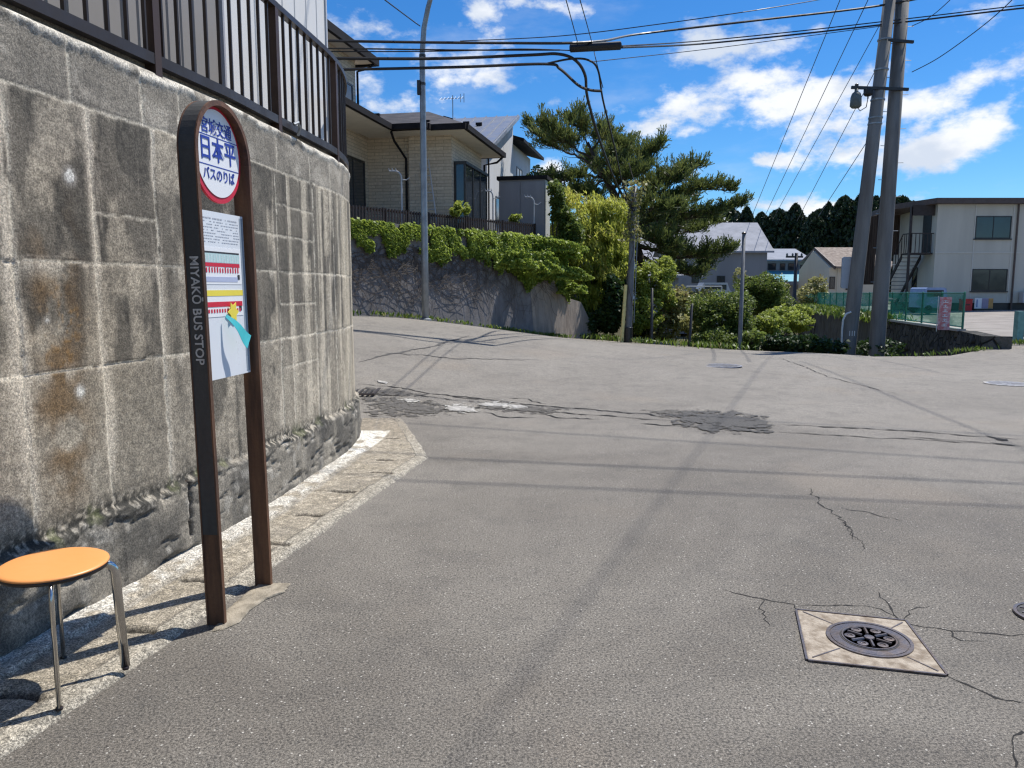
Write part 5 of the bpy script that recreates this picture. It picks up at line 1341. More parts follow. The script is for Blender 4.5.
# lot things
c = at(965.5,306.5,39.2); t = thing('red_box', 'red box against the foot of the beige building', 'box', (c.x, 39.2, z0b-.02))
MB().box(c.x-.22,c.x+.22,39.0,39.4,z0b-.02,z0b+.52).build('body', M['red_box'], t); MB().box(c.x-.24,c.x+.24,38.97,39.43,z0b+.523,z0b+.57).build('lid', M['red_box'], t)
mb=MB(); mb.box(c.x-.10,c.x+.10,38.985,38.998,z0b+.25,z0b+.30); mb.build('handle', M['frame_dark'], t)
c = at(984,306,39.6); t = thing('notice_board', 'low white board with lilac and orange halves leaning on the beige building', 'board', (c.x, 39.6, z0b))
MB().box(c.x-.48,c.x+.45,39.60,39.64,z0b+.07,z0b+.60).build('board', M['white_print'], t)
MB().box(c.x-.12,c.x+.20,39.58,39.597,z0b+.08,z0b+.59).build('lilac_panel', M['lilac_board'], t); MB().box(c.x+.203,c.x+.44,39.58,39.597,z0b+.08,z0b+.59).build('orange_panel', M['orange_board'], t)
MB().box(c.x-.40,c.x-.34,39.58,39.597,z0b+.14,z0b+.53).build('blue_stroke', M['blue_box'], t)
MB().box(c.x-.4,c.x+.4,39.64,39.9,z0b-.02,z0b+.07).build('foot', M['frame_dark'], t)
xa = at(925,290,36).x; xb = at(948,290,36).x; za = .32; zt2 = at(936,287.5,36).z
t = thing('parked_van', 'pale blue parked van roof showing just above the netting fence', 'van', ((xa+xb)/2, 36.8, za))
V = [(xa,36,za+.28),(xb,36,za+.28),(xb,36,zt2-.45),(xb-.08,36,zt2-.05),(xb-.18,36,zt2),(xa+.12,36,zt2),(xa+.05,36,zt2-.05),(xa,36,zt2-.45)]
MB().prism(V[::-1], (0,1.4,0)).build('body', M['blue_box'], t)
MB().box(xa+.1,xb-.2,35.985,35.998,zt2-.42,zt2-.12).build('side_window', M['glass'], t)
for x in (xa+.22, xb-.22): MB().lathe((x,35.99,za+.20), [(.2,0),(.2,.16)], 20, (0,1,0)).build('wheel', M['fascia'], t)
for x in (xa+.22, xb-.22): MB().lathe((x,37.24,za+.20), [(.2,0),(.2,.16)], 20, (0,1,0)).build('wheel', M['fascia'], t)

# ------------------------------------------------------------------ distant houses
def gable(name, lab, x0, x1, y0, y1, z0, ze, zr, wallm, roofm, ridge='x', over=.4):
    t = thing(name, lab, 'house', ((x0+x1)/2, (y0+y1)/2, z0))
    MB().box(x0,x1,y0,y1,z0,ze).build('wall', wallm, t)
    ym = (y0+y1)/2; xm = (x0+x1)/2
    if ridge == 'x':
        MB().prism([(x0,y0,ze+.002),(x0,y1,ze+.002),(x0,ym,zr-.1)], (x1-x0,0,0)).build('gable', wallm, t)
        k = (zr-ze)/(ym-y0)
        MB().prism([(x0-over,y0-over,ze-k*over+.02),(x0-over,ym,zr),(x0-over,y1+over,ze-k*over+.02),(x0-over,y1+over,ze-k*over+.16),(x0-over,ym,zr+.14),(x0-over,y0-over,ze-k*over+.16)], (x1-x0+2*over,0,0)).build('roof', roofm, t)
    else:
        MB().prism([(x0,y0,ze+.002),(x1,y0,ze+.002),(xm,y0,zr-.1)], (0,y1-y0,0)).build('gable', wallm, t)
        k = (zr-ze)/(xm-x0)
        MB().prism([(x0-over,y0-over,ze-k*over+.02),(xm,y0-over,zr),(x1+over,y0-over,ze-k*over+.02),(x1+over,y0-over,ze-k*over+.16),(xm,y0-over,zr+.14),(x0-over,y0-over,ze-k*over+.16)], (0,y1-y0+2*over,0)).build('roof', roofm, t)
    return t
def wwin(t, x0, x1, y, z0, z1_, m=M['frame_dark']):
    w = MB().box(x0,x1,y-.05,y-.003,z0,z1_).build('window', m, t); MB().box(x0+.06,x1-.06,y-.06,y-.052,z0+.06,z1_-.06).build('pane', M['glass'], w)
def X(u, Y): return (u-512)/F*Y/1.0
def Zp(v, Y): return EYE+(288.2-v)*Y/F
t = gable('grey_house', 'grey house with a broad silver roof behind the pine', X(676,60), X(764,60), 60, 68, -2, Zp(251,60), Zp(226,64), M['grey_wall'], M['silver_roof'])
wwin(t, X(715,60), X(723,60), 60, Zp(283,60), Zp(276,60)); wwin(t, X(690,60), X(697,60), 60, Zp(283,60), Zp(272,60))
t = gable('white_roofed_house', 'pale house with a white roof seen under the pine branches', X(640,70), X(688,70), 70, 77, -2, Zp(262,70), Zp(240,73), M['wall_white'], M['silver_roof'])
wwin(t, X(650,70), X(660,70), 70, Zp(280,70), Zp(270,70))
t = gable('low_shed_house', 'small house with a shining white roof left of the grey house', X(650,50), X(677,50), 50, 54, -2.5, Zp(276,50), Zp(266,52), M['grey_wall'], M['silver_roof'])
wwin(t, X(660,50), X(666,50), 50, Zp(288,50), Zp(280,50))
# blue roofed house
t = thing('blue_roofed_house', 'two-storey house with a pale blue lower roof and white upper roof', 'house', (X(790,66), 70, -2))
MB().box(X(764,66),X(806,66),66.8,73,-1.5,Zp(261,66)).build('upper_wall', M['grey_wall'], t)
MB().box(X(762,66),X(820,66),64.2,66.795,-2,Zp(283,64)).build('lower_wall', M['grey_wall'], t)
MB().prism([(X(762,66)-.2,66.2,Zp(261.5,66)),(X(762,66)-.2,70.5,Zp(251,70)),(X(762,66)-.2,73.5,Zp(258,73)),(X(762,66)-.2,73.5,Zp(258,73)+.15),(X(762,66)-.2,70.5,Zp(251,70)+.15),(X(762,66)-.2,66.2,Zp(260,66))], (X(808,66)-X(762,66)+.4,0,0)).build('upper_roof', M['white_roof'], t)
MB().prism([(X(760,64)-.2,63.6,Zp(284,64)),(X(760,64)-.2,66.79,Zp(272,66)),(X(760,64)-.2,66.79,Zp(271,66)),(X(760,64)-.2,63.6,Zp(282,64))], (X(818,64)-X(760,64)+.4,0,0)).build('lower_roof', M['cyan_roof'], t)
MB().box(X(760,64)-.2,X(818,64)+.2,63.5,63.595,Zp(285,64),Zp(281.5,64)).build('gutter', M['white_roof'], t)
for (a, b) in ((765,773),(777,782),(785,795),(797,803)): wwin(t, X(a,66.8), X(b,66.8), 66.8, Zp(270.5,66.8), Zp(264,66.8))
wwin(t, X(771,64.2), X(781,64.2), 64.2, Zp(296,64), Zp(288,64)); wwin(t, X(799,64.2), X(805,64.2), 64.2, Zp(296,64), Zp(287,64))
t = gable('small_white_house', 'small low white house between the blue-roofed and the cream house', X(806,75), X(828,75), 75, 80, -1, Zp(266,75), Zp(260,77), M['wall_white'], M['silver_roof'])
wwin(t, X(820,75), X(826,75), 75, Zp(273,75), Zp(268,75))
# cream house
Yc = 57
t = thing('cream_house', 'cream house with brown tiled roof behind the leaning pole', 'house', (X(850,Yc), 60, -1))
x0, x1 = X(826,Yc), X(884,Yc)
MB().box(x0,x1,Yc,Yc+6,-1.5,Zp(268,Yc)).build('wall', M['cream'], t)
MB().prism([(x0+.05,Yc+.02,Zp(268,Yc)+.002),(x0+.05,Yc+5.98,Zp(268,Yc)+.002),(x0+.05,Yc+3.4,Zp(251.5,Yc+3))], (.3,0,0)).build('gable', M['cream'], t)
MB().prism([(x0+.2,Yc-.5,Zp(269,Yc)),(x0+.2,Yc+3.4,Zp(250,Yc+3)),(x0+.2,Yc+6.6,Zp(265,Yc+6)),(x0+.2,Yc+6.6,Zp(263,Yc+6)),(x0+.2,Yc+3.4,Zp(248,Yc+3)),(x0+.2,Yc-.5,Zp(267,Yc))], (x1-x0+.3,0,0)).build('roof', M['brown_tile'], t)
mb = MB(); mb.prism([(x0+.15,Yc-.5,Zp(270,Yc)),(x0+.15,Yc+3.4,Zp(250.5,Yc+3)),(x0+.15,Yc+3.4,Zp(248,Yc+3)),(x0+.15,Yc-.5,Zp(266.5,Yc))], (.1,0,0)); mb.build('barge_board', M['brown_roof_edge'], t)
wwin(t, X(826.5,Yc), X(832,Yc), Yc, Zp(289,Yc), Zp(277,Yc)); wwin(t, X(843,Yc), X(848,Yc), Yc, Zp(290,Yc), Zp(277,Yc))
MB().box(X(834,Yc),X(835,Yc),Yc-.08,Yc-.003,-1.5,Zp(268,Yc)).build('pilaster', M['cream'], t)
MB().box(X(850,Yc),X(884,Yc),Yc-.06,Yc-.003,Zp(273.5,Yc),Zp(272,Yc)).build('ledge', M['brown_roof_edge'], t)
# white car by the grey house
c = at(716,285,52); t = thing('parked_car', 'white parked car half hidden behind the bushes below the grey house', 'car', (c.x, 52, c.z-1.25)); z_ = c.z-1.2
MB().prism([(c.x-1.1,52,z_+.25),(c.x+1.1,52,z_+.25),(c.x+1.1,52,z_+.75),(c.x+.95,52,z_+.85),(c.x+.75,52,z_+1.36),(c.x-.8,52,z_+1.36),(c.x-1.05,52,z_+.85)][::-1], (0,1.5,0)).build('body', M['white_paint'], t)
MB().box(c.x-.75,c.x+.70,51.98,51.997,z_+.88,z_+1.22).build('side_window', M['glass'], t)
for x in (-.7,.7):
    for y in (51.95, 53.4): MB().lathe((c.x+x,y,z_+.25), [(.27,0),(.27,.15)], 16, (0,1,0)).build('wheel', M['fascia'], t)
# white frame fence in front
c = at(686,305,40); t = thing('white_rail_fence', 'thin white rail fence beyond the bushes below the pine', 'fence', c)
for k in range(3): MB().tube([Vector((c.x+k*.9,40,c.z-.6)), Vector((c.x+k*.9,40,c.z+.95))], .035, 6).build('post', M['white_paint'], t)
mb = MB(); mb.tube([Vector((c.x,40,c.z+.95)), Vector((c.x+1.8,40,c.z+.95))], .035, 6); mb.build('rail', M['white_paint'], t)

# ------------------------------------------------------------------ vegetation
def crown_pts(blobs, n, gap=.42, seed=0, shell=.55):
    out_ = []; tone = []
    tot = sum(b[3]*b[4]*b[5] for b in blobs)**1
    for i, (cx, cy, cz, rx, ry, rz) in enumerate(blobs):
        k = max(30, int(n*(rx*ry*rz)/tot*1.9)); q = rng.normal(size=(k, 3)); q /= np.linalg.norm(q, axis=1)[:,None]
        rad_ = shell+(1-shell)*rng.uniform(0, 1, k)**.6; lob = .5+1.0*fbm(q[:,0]*2.8+i*7, q[:,1]*2.8+q[:,2]*2.6, seed+i, 5)
        p = q*(rad_*lob)[:,None]*np.array([rx,ry,rz])+np.array([cx,cy,cz])
        f_ = fbm(p[:,0]*2.4/max(rx,.5)+p[:,1]*1.1, p[:,2]*2.4/max(rz,.5), seed+50); ok = f_ > gap
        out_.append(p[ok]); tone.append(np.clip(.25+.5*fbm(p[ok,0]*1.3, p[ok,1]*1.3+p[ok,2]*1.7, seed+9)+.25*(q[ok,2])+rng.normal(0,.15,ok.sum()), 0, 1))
    return np.concatenate(out_), np.concatenate(tone)
def plant(name, lab, cat, base, blobs, n, size, m, gap=.4, seed=0, stems=5, sr=.03, group=None, nrm=None, asp=1.6, shell=.5, spread=.8, axis=None):
    t = thing(name, lab, cat, base, group=group); P, T = crown_pts(blobs, n, gap, seed, shell)
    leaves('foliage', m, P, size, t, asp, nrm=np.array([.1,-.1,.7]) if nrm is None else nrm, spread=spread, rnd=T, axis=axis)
    mb = MB(); rr = random.Random(seed)
    for k in range(stems):
        b = blobs[k%len(blobs)]; e = Vector((b[0]+rr.uniform(-.4,.4)*b[3], b[1]+rr.uniform(-.4,.4)*b[4], b[2]+rr.uniform(-.1,.6)*b[5])); s_ = Vector(base)+Vector((rr.uniform(-.15,.15), rr.uniform(-.15,.15), -.1))
        m1 = s_.lerp(e, .5)+Vector((rr.uniform(-.2,.2), rr.uniform(-.2,.2), .1)); mb.tube([s_, m1, e], [sr, sr*.7, sr*.25], 6)
    mb.build('stems', M['bark'], t); return t
def B(u, v, Y, ru, rv, ry): c = at(u, v, Y); return (c.x, c.y, c.z, ru*Y/F, ry, rv*Y/F)
def base_at(u, Y): x = X(u, Y); return (x, Y, gz1(x, Y))
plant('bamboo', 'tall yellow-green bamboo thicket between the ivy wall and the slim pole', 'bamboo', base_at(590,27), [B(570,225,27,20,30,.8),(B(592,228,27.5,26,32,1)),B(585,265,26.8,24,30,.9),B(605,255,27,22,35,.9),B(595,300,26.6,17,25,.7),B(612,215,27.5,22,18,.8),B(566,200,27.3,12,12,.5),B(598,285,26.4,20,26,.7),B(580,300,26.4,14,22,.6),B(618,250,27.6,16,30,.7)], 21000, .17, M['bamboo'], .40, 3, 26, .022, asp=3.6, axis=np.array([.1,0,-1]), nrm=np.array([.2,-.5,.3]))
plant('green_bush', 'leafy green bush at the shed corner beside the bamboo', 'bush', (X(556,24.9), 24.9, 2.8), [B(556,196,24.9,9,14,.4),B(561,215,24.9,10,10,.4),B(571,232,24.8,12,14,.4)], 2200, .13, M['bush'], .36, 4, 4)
plant('dark_bush', 'dark green bush left of the slim pole', 'bush', base_at(612,26), [B(612,302,26.1,13,28,.6),B(606,318,26,14,14,.5),B(585,325,25.9,12,12,.4),B(640,325,26.6,14,12,.5)], 4600, .16, M['darkbush'], .33, 6)  # leaf colour darker than the neighbouring bushes
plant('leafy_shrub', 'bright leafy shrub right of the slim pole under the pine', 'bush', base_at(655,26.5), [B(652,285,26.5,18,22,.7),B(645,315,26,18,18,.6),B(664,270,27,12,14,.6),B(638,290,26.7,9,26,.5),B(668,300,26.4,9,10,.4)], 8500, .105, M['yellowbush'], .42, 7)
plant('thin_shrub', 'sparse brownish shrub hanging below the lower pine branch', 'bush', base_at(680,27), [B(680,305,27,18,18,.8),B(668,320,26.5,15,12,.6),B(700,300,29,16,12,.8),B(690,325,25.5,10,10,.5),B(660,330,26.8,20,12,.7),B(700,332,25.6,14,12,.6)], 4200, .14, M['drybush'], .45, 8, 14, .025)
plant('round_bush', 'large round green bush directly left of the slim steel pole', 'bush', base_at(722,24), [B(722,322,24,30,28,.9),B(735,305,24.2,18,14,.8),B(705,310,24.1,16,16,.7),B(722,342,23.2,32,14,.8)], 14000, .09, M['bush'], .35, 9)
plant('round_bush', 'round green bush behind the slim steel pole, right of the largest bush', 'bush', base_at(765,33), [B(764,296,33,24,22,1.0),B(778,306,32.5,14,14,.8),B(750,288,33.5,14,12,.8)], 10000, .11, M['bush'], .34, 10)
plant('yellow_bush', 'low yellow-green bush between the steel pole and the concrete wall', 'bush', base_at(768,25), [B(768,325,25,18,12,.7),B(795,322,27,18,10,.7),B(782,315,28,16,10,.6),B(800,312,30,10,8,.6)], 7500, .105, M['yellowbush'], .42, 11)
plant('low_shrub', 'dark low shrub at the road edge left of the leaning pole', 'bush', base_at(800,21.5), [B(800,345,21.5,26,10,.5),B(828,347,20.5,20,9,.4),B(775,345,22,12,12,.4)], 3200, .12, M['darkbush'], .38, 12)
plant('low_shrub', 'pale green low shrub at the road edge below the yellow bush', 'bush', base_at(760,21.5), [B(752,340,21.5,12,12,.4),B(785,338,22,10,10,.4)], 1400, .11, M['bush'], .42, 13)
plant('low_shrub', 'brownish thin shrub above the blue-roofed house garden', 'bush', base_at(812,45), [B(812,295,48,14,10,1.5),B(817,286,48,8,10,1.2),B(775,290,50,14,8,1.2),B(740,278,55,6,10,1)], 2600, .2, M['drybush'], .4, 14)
plant('wall_foot_bush', 'dark green shrubs beneath the stone wall behind the two concrete poles', 'bush', (9.6,19.5,gz1(9.6,19.5)), [(9.4,19.6,-.55,.9,.5,.35),(10.6,22.5,-.3,.7,.8,.4),(8.6,19.4,-.7,.6,.5,.35)], 2200, .12, M['darkbush'], .42, 15)  # same dark leaf colour as the bush by the slim pole
# grass clumps and weeds: stuff
def grass(name, lab, spots, n, h):
    C = []
    for (x, y, rx, ry) in spots:
        k = int(n/len(spots)); px = x+rng.normal(0, rx, k); py = y+rng.normal(0, ry, k); C.append(np.c_[px, py, gz(px, py)+h*.35])
    C = np.concatenate(C)
    o = leaves(name, M['grass'], C, h, None, 5, nrm=np.array([0,-.8,.2]), spread=.7, axis=np.array([0,0,1.0])); tag(o, lab, 'grass', None, 'stuff'); return o
sp = [(X(u,Y), Y, .5, .5) for u, Y in ((600,26.2),(612,25.6),(625,25.4),(640,25),(655,24.6),(670,24),(690,23.6),(705,23.2),(735,21.9))]
grass('grass', 'grass and weeds along the far road edge', sp, 5200, .24)
sp = [(c0_.x+ee.x*k-.35, c0_.y+ee.y*k, .22, .6) for k in (.3,.4,.5,.6,.7,.8,.9)]
C = []
for (x, y, rx, ry) in sp:
    k = 320; px = x+rng.normal(0, rx*.7, k); py = y+rng.normal(0, 1.4, k); C.append(np.c_[px, py, np.full(k, .28)+rng.uniform(0,.25,k)])
tag(leaves('grass', M['grass'], np.concatenate(C), .32, None, 4, nrm=np.array([0,-.8,.3]), spread=.7, axis=np.array([0,0,1.0])), 'bright grass tufts on top of the concrete wall under the netting', 'grass', None, 'stuff')
C = []
for (x, y, rx, ry, n_) in ((11.35,18.0,.12,.12,160),(12.1,18.1,.3,.12,200),(10.3,17.35,.25,.05,70),(9.2,17.05,.3,.04,30)):
    px = x+rng.normal(0,rx,n_); py = y+rng.normal(0,ry,n_); C.append(np.c_[px, py, zf(px,py)+.05])
tag(leaves('grass', M['grass'], np.concatenate(C), .13, None, 4, nrm=np.array([0,-.8,.3]), spread=.8, axis=np.array([0,0,1.0])), 'dry weeds at the corner of the parking lot entrance', 'weeds', None, 'stuff')
C = []
for s in np.linspace(-1, s_b-.1, 60):
    if rng.uniform() < .55:
        k = int(rng.integers(6, 26)); p = fw(s, 0, .12); px = p.x+rng.normal(0,.10,k); py = p.y+rng.normal(0,.06,k); C.append(np.c_[px, py, zf(px,py)+.04+rng.uniform(0,.06,k)])
tag(leaves('grass', M['grass'], np.concatenate(C), .12, None, 3, nrm=np.array([0,-.8,.3]), spread=.8, axis=np.array([0,0,1.0])), 'small weeds along the foot of the ivy wall', 'weeds', None, 'stuff')

# pine ------------------------------------------------------------------------
Yq = 31.0; pb = Vector(base_at(645, Yq)); t = thing('pine_tree', 'old spreading pine with long level branches behind the slim pole', 'tree', pb)
trunk = [pb-up*.2, at(648,310,Yq), at(641,265,Yq), at(630,225,Yq), at(612,190,Yq), at(596,162,Yq), at(588,142,Yq)]
mb = MB().tube(trunk, [.26,.23,.21,.18,.14,.09,.04], 12); tr = mb.build('trunk', M['bark'], t, smooth=True)
limbs = []  # start px, list of px way points with depth
rr = random.Random(21)
def limb(pts, r0): limbs.append(([at(*p) for p in pts], r0))
limb([(637,246,Yq),(655,250,30.6),(677,258,30.2),(700,256,30),(728,250,29.8)], .11)
limb([(640,255,Yq),(665,268,31.4),(690,275,31.6),(708,262,31.8)], .07)
limb([(632,228,Yq),(665,225,30.4),(700,215,30),(738,206,29.6)], .09)
limb([(632,228,Yq),(660,235,31.8),(690,232,32.2),(712,222,32.4)], .07)
limb([(622,205,Yq),(655,200,30.6),(690,190,30.2),(728,190,30)], .08)
limb([(618,200,Yq),(645,188,31.8),(675,178,32.4),(697,165,32.6)], .07)
limb([(612,190,Yq),(630,172,30.4),(642,160,30),(656,148,29.8)], .06)
limb([(605,178,Yq),(622,160,31.6),(628,150,32)], .05)
limb([(605,178,Yq),(585,175,30.2),(565,180,29.8),(548,182,29.6)], .06)
limb([(600,168,Yq),(575,155,31.4),(550,145,31.6),(532,128,31.8)], .06)
limb([(596,162,Yq),(575,148,30.4),(560,138,30.2),(548,128,30)], .05)
limb([(590,148,Yq),(582,132,31),(574,120,31)], .04)
limb([(592,150,Yq),(602,140,31.2),(606,138,31.4)], .04)
limb([(625,212,Yq),(600,205,30),(580,192,29.6)], .06)
limb([(630,228,Yq),(612,222,29.8),(598,212,29.4)], .05)
limb([(625,212,Yq),(640,210,29.4),(660,208,28.8),(680,210,28.6)], .06)
limb([(632,232,Yq),(650,240,29.6),(668,245,29.2),(655,238,28.8)], .05)
limb([(618,200,Yq),(620,180,29.4),(640,172,29)], .05)
limb([(610,188,Yq),(600,170,32.5),(590,160,33)], .05)
limb([(632,228,Yq),(660,215,33),(690,200,34)], .06)
limb([(612,195,Yq),(620,178,30),(612,160,30)], .05)
limb([(625,212,Yq),(645,200,31.6),(655,182,31.4)], .05)
limb([(600,170,Yq),(612,158,30.6),(620,148,30.4)], .04)
limb([(630,228,Yq),(648,222,31.8),(668,218,31.9)], .05)
limb([(605,178,Yq),(590,190,31.6),(568,196,31.8)], .05)
limb([(632,232,Yq),(622,244,30),(612,238,29.7)], .05)
limb([(650,205,30.4),(668,185,30.4),(680,178,30.4)], .04)
mbl = MB(); tips = []; dirs = []
for P, r0 in limbs:
    Q = []
    for i in range(len(P)-1):
        for k in range(6): Q.append(P[i].lerp(P[i+1], k/6)+Vector((rr.uniform(-.04,.04), rr.uniform(-.04,.04), rr.uniform(-.04,.04))))
    Q.append(P[-1]); n_ = len(Q); mbl.tube(Q, [max(.012, r0*(1-.85*i/n_)) for i in range(n_)], 6, True)
    for i in range(int(n_*.28), n_):
        for _ in range(4):
            ax = (Q[i]-Q[max(i-2,0)]).normalized(); side = Vector((rr.uniform(-1,1), rr.uniform(-1,1), rr.uniform(-.28,.65))); w_ = ax*.7+side
            ln = rr.uniform(.3, 1.1)*(1.2-.6*i/n_); e = Q[i]+w_.normalized()*ln; mid_ = Q[i].lerp(e, .5)-up*.04
            mbl.tube([Q[i], mid_, e], [.014,.010,.006], 4, False)
            for f_ in (.4, .7, 1.0):
                tips.append(Q[i].lerp(e, f_)+up*rr.uniform(0,.06)); dirs.append((w_.normalized()*.6+up*.8))
mbl.build('limbs', M['bark'], t)
tips = np.array(tips); dirs = np.array(dirs); nb = 12
ncl = fbm(tips[:,0]*1.6+tips[:,1], tips[:,2]*1.9, 77); ok = ncl > .27; tips, dirs = tips[ok], dirs[ok]
Cq = np.repeat(tips, nb, 0); Dq = np.repeat(dirs, nb, 0)+rng.normal(0, .5, (len(Cq), 3)); Dq /= np.linalg.norm(Dq, axis=1)[:,None]
Cq = Cq+Dq*.10+rng.normal(0, .05, Cq.shape)
tone = np.repeat(np.clip(rng.normal(.4, .25, len(tips))+.25*(tips[:,2]-5)/3, 0, .9), nb)+rng.normal(0, .1, len(Cq))
Nq = rng.normal(size=Cq.shape)
n = len(Cq); Tt = Dq; Nn = Nq-Tt*(Nq*Tt).sum(1)[:,None]; Nn /= np.linalg.norm(Nn, axis=1)[:,None]; Bt = np.cross(Nn, Tt); szz = rng.uniform(.16, .28, n)[:,None]
V = np.stack([Cq-Tt*szz*.5-Bt*.009, Cq-Tt*szz*.5+Bt*.009, Cq+Tt*szz*.5+Bt*.017, Cq+Tt*szz*.5-Bt*.017], 1).reshape(-1,3)
link_mesh('crown', V, np.arange(4*n).reshape(n,4), M['pine'], t, attrs={'rnd': np.repeat(np.clip(tone,0,1), 4)})

# dark cedars far behind ---------------------------------------------------------
def cedar_mesh(seed, rnd_top=False):
    r_ = np.random.default_rng(seed); n = 5200; z = r_.uniform(0, 1, n)**.8; prof = (1-z**(4 if rnd_top else 2.8))**(.6 if rnd_top else .75)*(.7+.3*sm(0,.2,z)); a = r_.uniform(0, 2*np.pi, n)
    lob = .55+.85*fbm(np.cos(a)*2+5+z*2, np.sin(a)*2+z*6, seed); rad_ = prof*lob*(.55+.45*r_.uniform(0,1,n)**.5)
    ok = fbm(a*3, z*14, seed+3) > .34; P = np.c_[np.cos(a)*rad_*.30, np.sin(a)*rad_*.30, .10+.9*z][ok]
    return P
protos = []
ced = [(757,215,105,9),(700,212,118,13),(722,208,115,14),(742,210,112,12),(774,212,105,13),(790,207,102,13),(808,216,98,11),(822,206,100,13),(838,200,98,14),(853,198,96,12),(866,206,97,12),(880,194,99,15),(893,200,104,14),(846,206,110,14),(800,220,116,12),(770,222,118,12),(815,212,120,14),(868,200,118,14),(905,205,112,14),(685,216,125,14),(665,215,128,14),(640,214,130,15),(600,216,130,16),(560,220,130,15)]
labs = 'dark cedar in the row on the skyline beyond the far houses'
for k in range(4):
    H_ = 13; P = cedar_mesh(100+k, k%2 == 0)*H_
    t = thing('cedar_tree', labs, 'tree', (0,0,0), group='dark cedars on the skyline')
    o = leaves('crown', M['cedar'], P, .75, t, 1.5, nrm=np.array([0,0,.6]), spread=.9, local=True)
    MB().tube([(0,0,-.5),(0,0,H_*.55),(0,0,H_*.95)], [.3,.2,.05], 8).build('trunk', M['bark'], t, local=True); protos.append(t)
for i, (u, v, Y, w) in enumerate(ced):
    o = protos[i] if i < 4 else dup(protos[i%4]); x = X(u, Y); z = Zp(v, Y); o.location = (x, Y, -.5); s_ = (z+.5)/13; wv = w*Y/F/(.30*13*s_)*1.5
    o.scale = (s_*wv, s_*wv, s_); o.rotation_euler.z = i*1.7
# low wood line further off
C = []; 
for k in range(9000):
    a = R(rng.uniform(-60, 75)); d_ = rng.uniform(150, 190); C.append((math.sin(a)*d_, math.cos(a)*d_, rng.uniform(-1, 7+4*math.sin(a*23)*math.sin(a*7))))
tag(leaves('distant_wood', M['cedar'], np.array(C), 2.6, None, 1.4), 'far dark wood along the horizon', 'wood', None, 'stuff')
# low hills
N = 90; V = []; Fc = []
for i in range(N):
    a = 2*math.pi*i/N; h = 9+6*math.sin(a*3+1)+4*math.sin(a*7); 
    for (r_, z) in ((330, -2), (420, h*.8), (560, h*1.3), (800, -2)): V.append((math.sin(a)*r_, math.cos(a)*r_, z))
for i in range(N):
    for j in range(3): Fc.append((i*4+j, ((i+1)%N)*4+j, ((i+1)%N)*4+j+1, i*4+j+1))
o = link_mesh('hills', V, Fc, M['hill'], origin=(0,0,0), smooth=True); o['kind'] = 'structure'
# shrubs by the picket fence
plant('garden_shrub', 'yellow-green garden shrub between the lamp post and the bay window', 'bush', (X(463,22.5), 21.4, 2.95), [B(462,208,21.5,8,6,.3),B(455,212,21.3,6,4,.2)], 500, .11, M['yellowbush'], .45, 31, 3, .012)
plant('garden_shrub', 'small shrub in front of the grey shed', 'bush', (X(516,24), 24.2, 2.95), [B(516,219,24.2,6,5,.2)], 260, .10, M['yellowbush'], .45, 32, 3, .012)
plant('bare_shrub', 'dark twiggy shrub behind the right end of the shed lid', 'bush', (X(536,27), 27, 2.95), [B(538,172,27,6,7,.3),B(530,178,27,4,6,.3)], 160, .12, M['darkbush'], .4, 33, 14, .018)

# ------------------------------------------------------------------ light and sky
sun = bpy.data.lights.new('sun', 'SUN'); sun.energy = 4.2; sun.angle = R(.55); sun.color = (1,.955,.89)
so = bpy.data.objects.new('sun', sun); col.objects.link(so); so.rotation_euler = SUN.to_track_quat('Z', 'Y').to_euler(); so.location = (10,10,30)
w = bpy.data.worlds.new('World'); sc.world = w; w.use_nodes = True
t = NT(w, True)
sky = t.n('ShaderNodeTexSky', sky_type='NISHITA'); sky.sun_disc = False; sky.sun_elevation = math.asin(SUN.z); sky.sun_rotation = math.atan2(SUN.x, SUN.y)
sky.air_density = 1.0; sky.dust_density = .25; sky.ozone_density = 3.0; sky.altitude = 200
hs_ = t.n('ShaderNodeHueSaturation', {'Saturation': 1.30, 'Value': 1.0, 'Hue': .5}); t.t.links.new(sky.outputs[0], hs_.inputs['Color'])
g = t.n('ShaderNodeNewGeometry') if False else t.n('ShaderNodeTexCoord'); dirv = g.outputs['Generated']
nz = t.n('ShaderNodeTexNoise', {'Scale': 7.0, 'Detail': 8, 'Roughness': .62}); t.set(nz.inputs['Vector'], t.scalev(dirv, 1, 1, 1.7))
wv = t.n('ShaderNodeVectorMath', operation='MULTIPLY_ADD'); t.t.links.new(nz.outputs['Color'], wv.inputs[0]); wv.inputs[1].default_value = (.10,.10,.07); 
sub = t.n('ShaderNodeVectorMath', operation='ADD'); t.set(sub.inputs[0], dirv); sub.inputs[1].default_value = (-.05,-.05,-.035); t.t.links.new(sub.outputs[0], wv.inputs[2])
sep = t.n('ShaderNodeSeparateXYZ'); t.t.links.new(wv.outputs[0], sep.inputs[0])
az = t.math('ARCTAN2', sep.outputs[0], sep.outputs[1]); el = t.math('ARCSINE', sep.outputs[2])
clouds = [(686,106,52,22,1.0),(668,118,48,10,.9),(755,82,60,20,.85),(800,100,70,26,.9),(850,120,60,20,.8),(840,70,50,12,.5),(880,110,85,26,.8),(985,75,60,22,.55),(930,150,90,22,1.0),(990,140,60,24,.85),(885,145,60,14,.9),(720,50,60,25,.7),(440,74,80,24,.7),(490,18,22,22,.8),(400,88,40,16,.5),(500,88,50,16,.6),(560,2,60,10,.6),(778,158,26,9,.85),(770,208,60,14,.8),(830,212,80,12,.85),(720,226,80,14,.8),(545,172,18,14,.75),(540,195,30,18,.8),(680,248,70,14,.8),(700,172,40,12,.4),(980,190,60,8,.25),(1150,100,120,60,.9),(250,60,150,50,.7),(1300,-100,200,80,.7),(0,-80,200,80,.7)]
cov = None
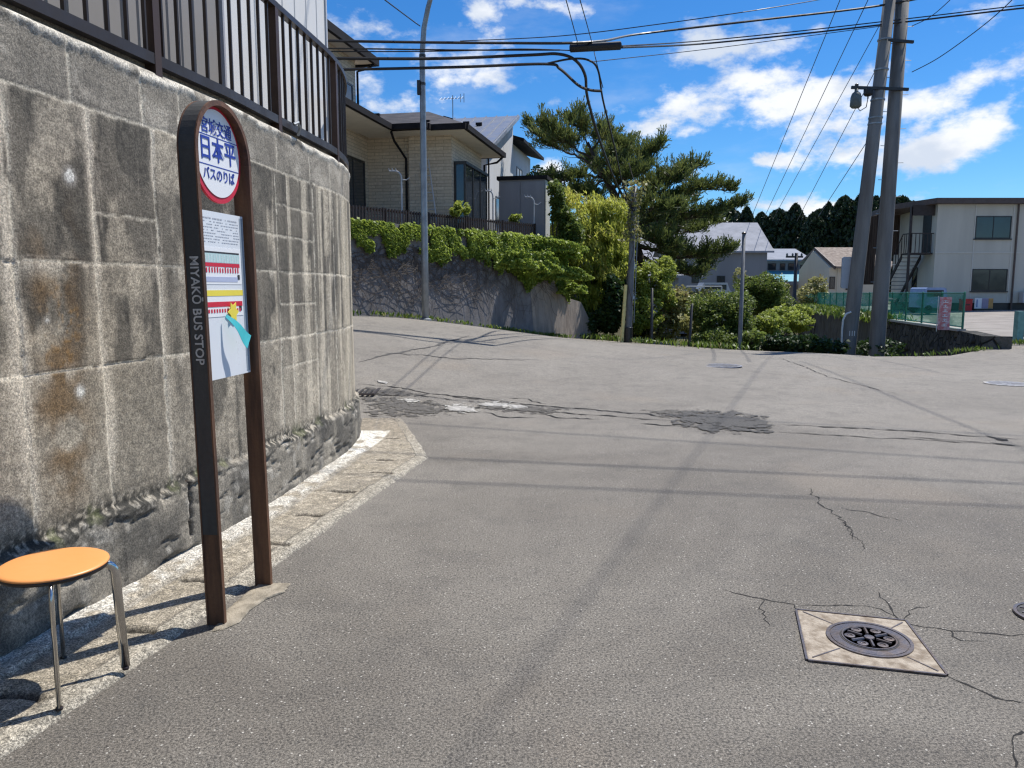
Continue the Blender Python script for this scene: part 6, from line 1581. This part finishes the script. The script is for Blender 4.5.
ae = t.n('ShaderNodeCombineXYZ'); t.set(ae.inputs[0], az); t.set(ae.inputs[1], el)
for (u, v, ru, rv, s_) in clouds:
    x, y, z = ray(u, v); L_ = math.sqrt(x*x+y*y+z*z); a0 = math.atan2(x, y); e0 = math.asin(z/L_); kx = F/ru*.95; ky = F/rv*.95
    m = t.n('ShaderNodeVectorMath', operation='MULTIPLY_ADD'); t.t.links.new(ae.outputs[0], m.inputs[0]); m.inputs[1].default_value = (kx, ky, 0); m.inputs[2].default_value = (-a0*kx, -e0*ky, 0)
    ln = t.n('ShaderNodeVectorMath', operation='LENGTH'); t.t.links.new(m.outputs[0], ln.inputs[0])
    k = t.math('MULTIPLY_ADD', ln.outputs['Value'], -s_, 1.35*s_)
    cov = k if cov is None else t.math('MAXIMUM', cov, k)
n2 = t.n('ShaderNodeTexNoise', {'Scale': 16.0, 'Detail': 9, 'Roughness': .6}); t.set(n2.inputs['Vector'], t.scalev(dirv, 1, 1, 1.8))
n3 = t.n('ShaderNodeTexNoise', {'Scale': 2.3, 'Detail': 7, 'Roughness': .55}); t.set(n3.inputs['Vector'], t.scalev(dirv, 1, 1, 2.0))
back = t.math('MULTIPLY', t.ramp(n3.outputs[0], .52, .66), t.ramp(t.math('ABSOLUTE', az), .75, 1.1))   # clouds elsewhere in the sky
dens = t.math('ADD', cov, t.math('MULTIPLY', t.math('SUBTRACT', n2.outputs[0], .5), 2.9))
dens = t.math('MAXIMUM', t.ramp(dens, .28, 1.05), back)
wisp = t.math('MULTIPLY', t.ramp(t.noise(t.scalev(dirv, 1, 1, 3.0), 5, 6, .6), .52, .80), .22)
dens = t.math('MAXIMUM', dens, wisp)
n4 = t.n('ShaderNodeTexNoise', {'Scale': 9.0, 'Detail': 6, 'Roughness': .55}); sh = t.n('ShaderNodeVectorMath', operation='ADD'); t.set(sh.inputs[0], t.scalev(dirv, 1, 1, 1.8)); sh.inputs[1].default_value = (.02,.02,.05); t.t.links.new(sh.outputs[0], n4.inputs['Vector'])
ccol = t.mix(t.ramp(n4.outputs[0], .42, .62), (5.6,5.75,6.0), (3.9,4.35,5.1))
skyc = t.mix(1.0, hs_.outputs[0], (.40, .60, .75), 'MULTIPLY')
fin_ = t.mix(dens, skyc, ccol)
bg = t.n('ShaderNodeBackground', {'Strength': .125}); t.set(bg.inputs[0], fin_)
ow = t.n('ShaderNodeOutputWorld'); t.t.links.new(bg.outputs[0], ow.inputs[0])

w.cycles.sampling_method = 'MANUAL'; w.cycles.sample_map_resolution = 256
sc.view_settings.view_transform = 'Standard'; sc.view_settings.look = 'None'; sc.view_settings.gamma = 1; sc.view_settings.exposure = .50
sc.view_settings.use_curve_mapping = False
sc.cycles.filter_width = 1.3
sc.cycles.max_bounces = 6; sc.cycles.transparent_max_bounces = 8
sc.render.resolution_x = 1024; sc.render.resolution_y = 768
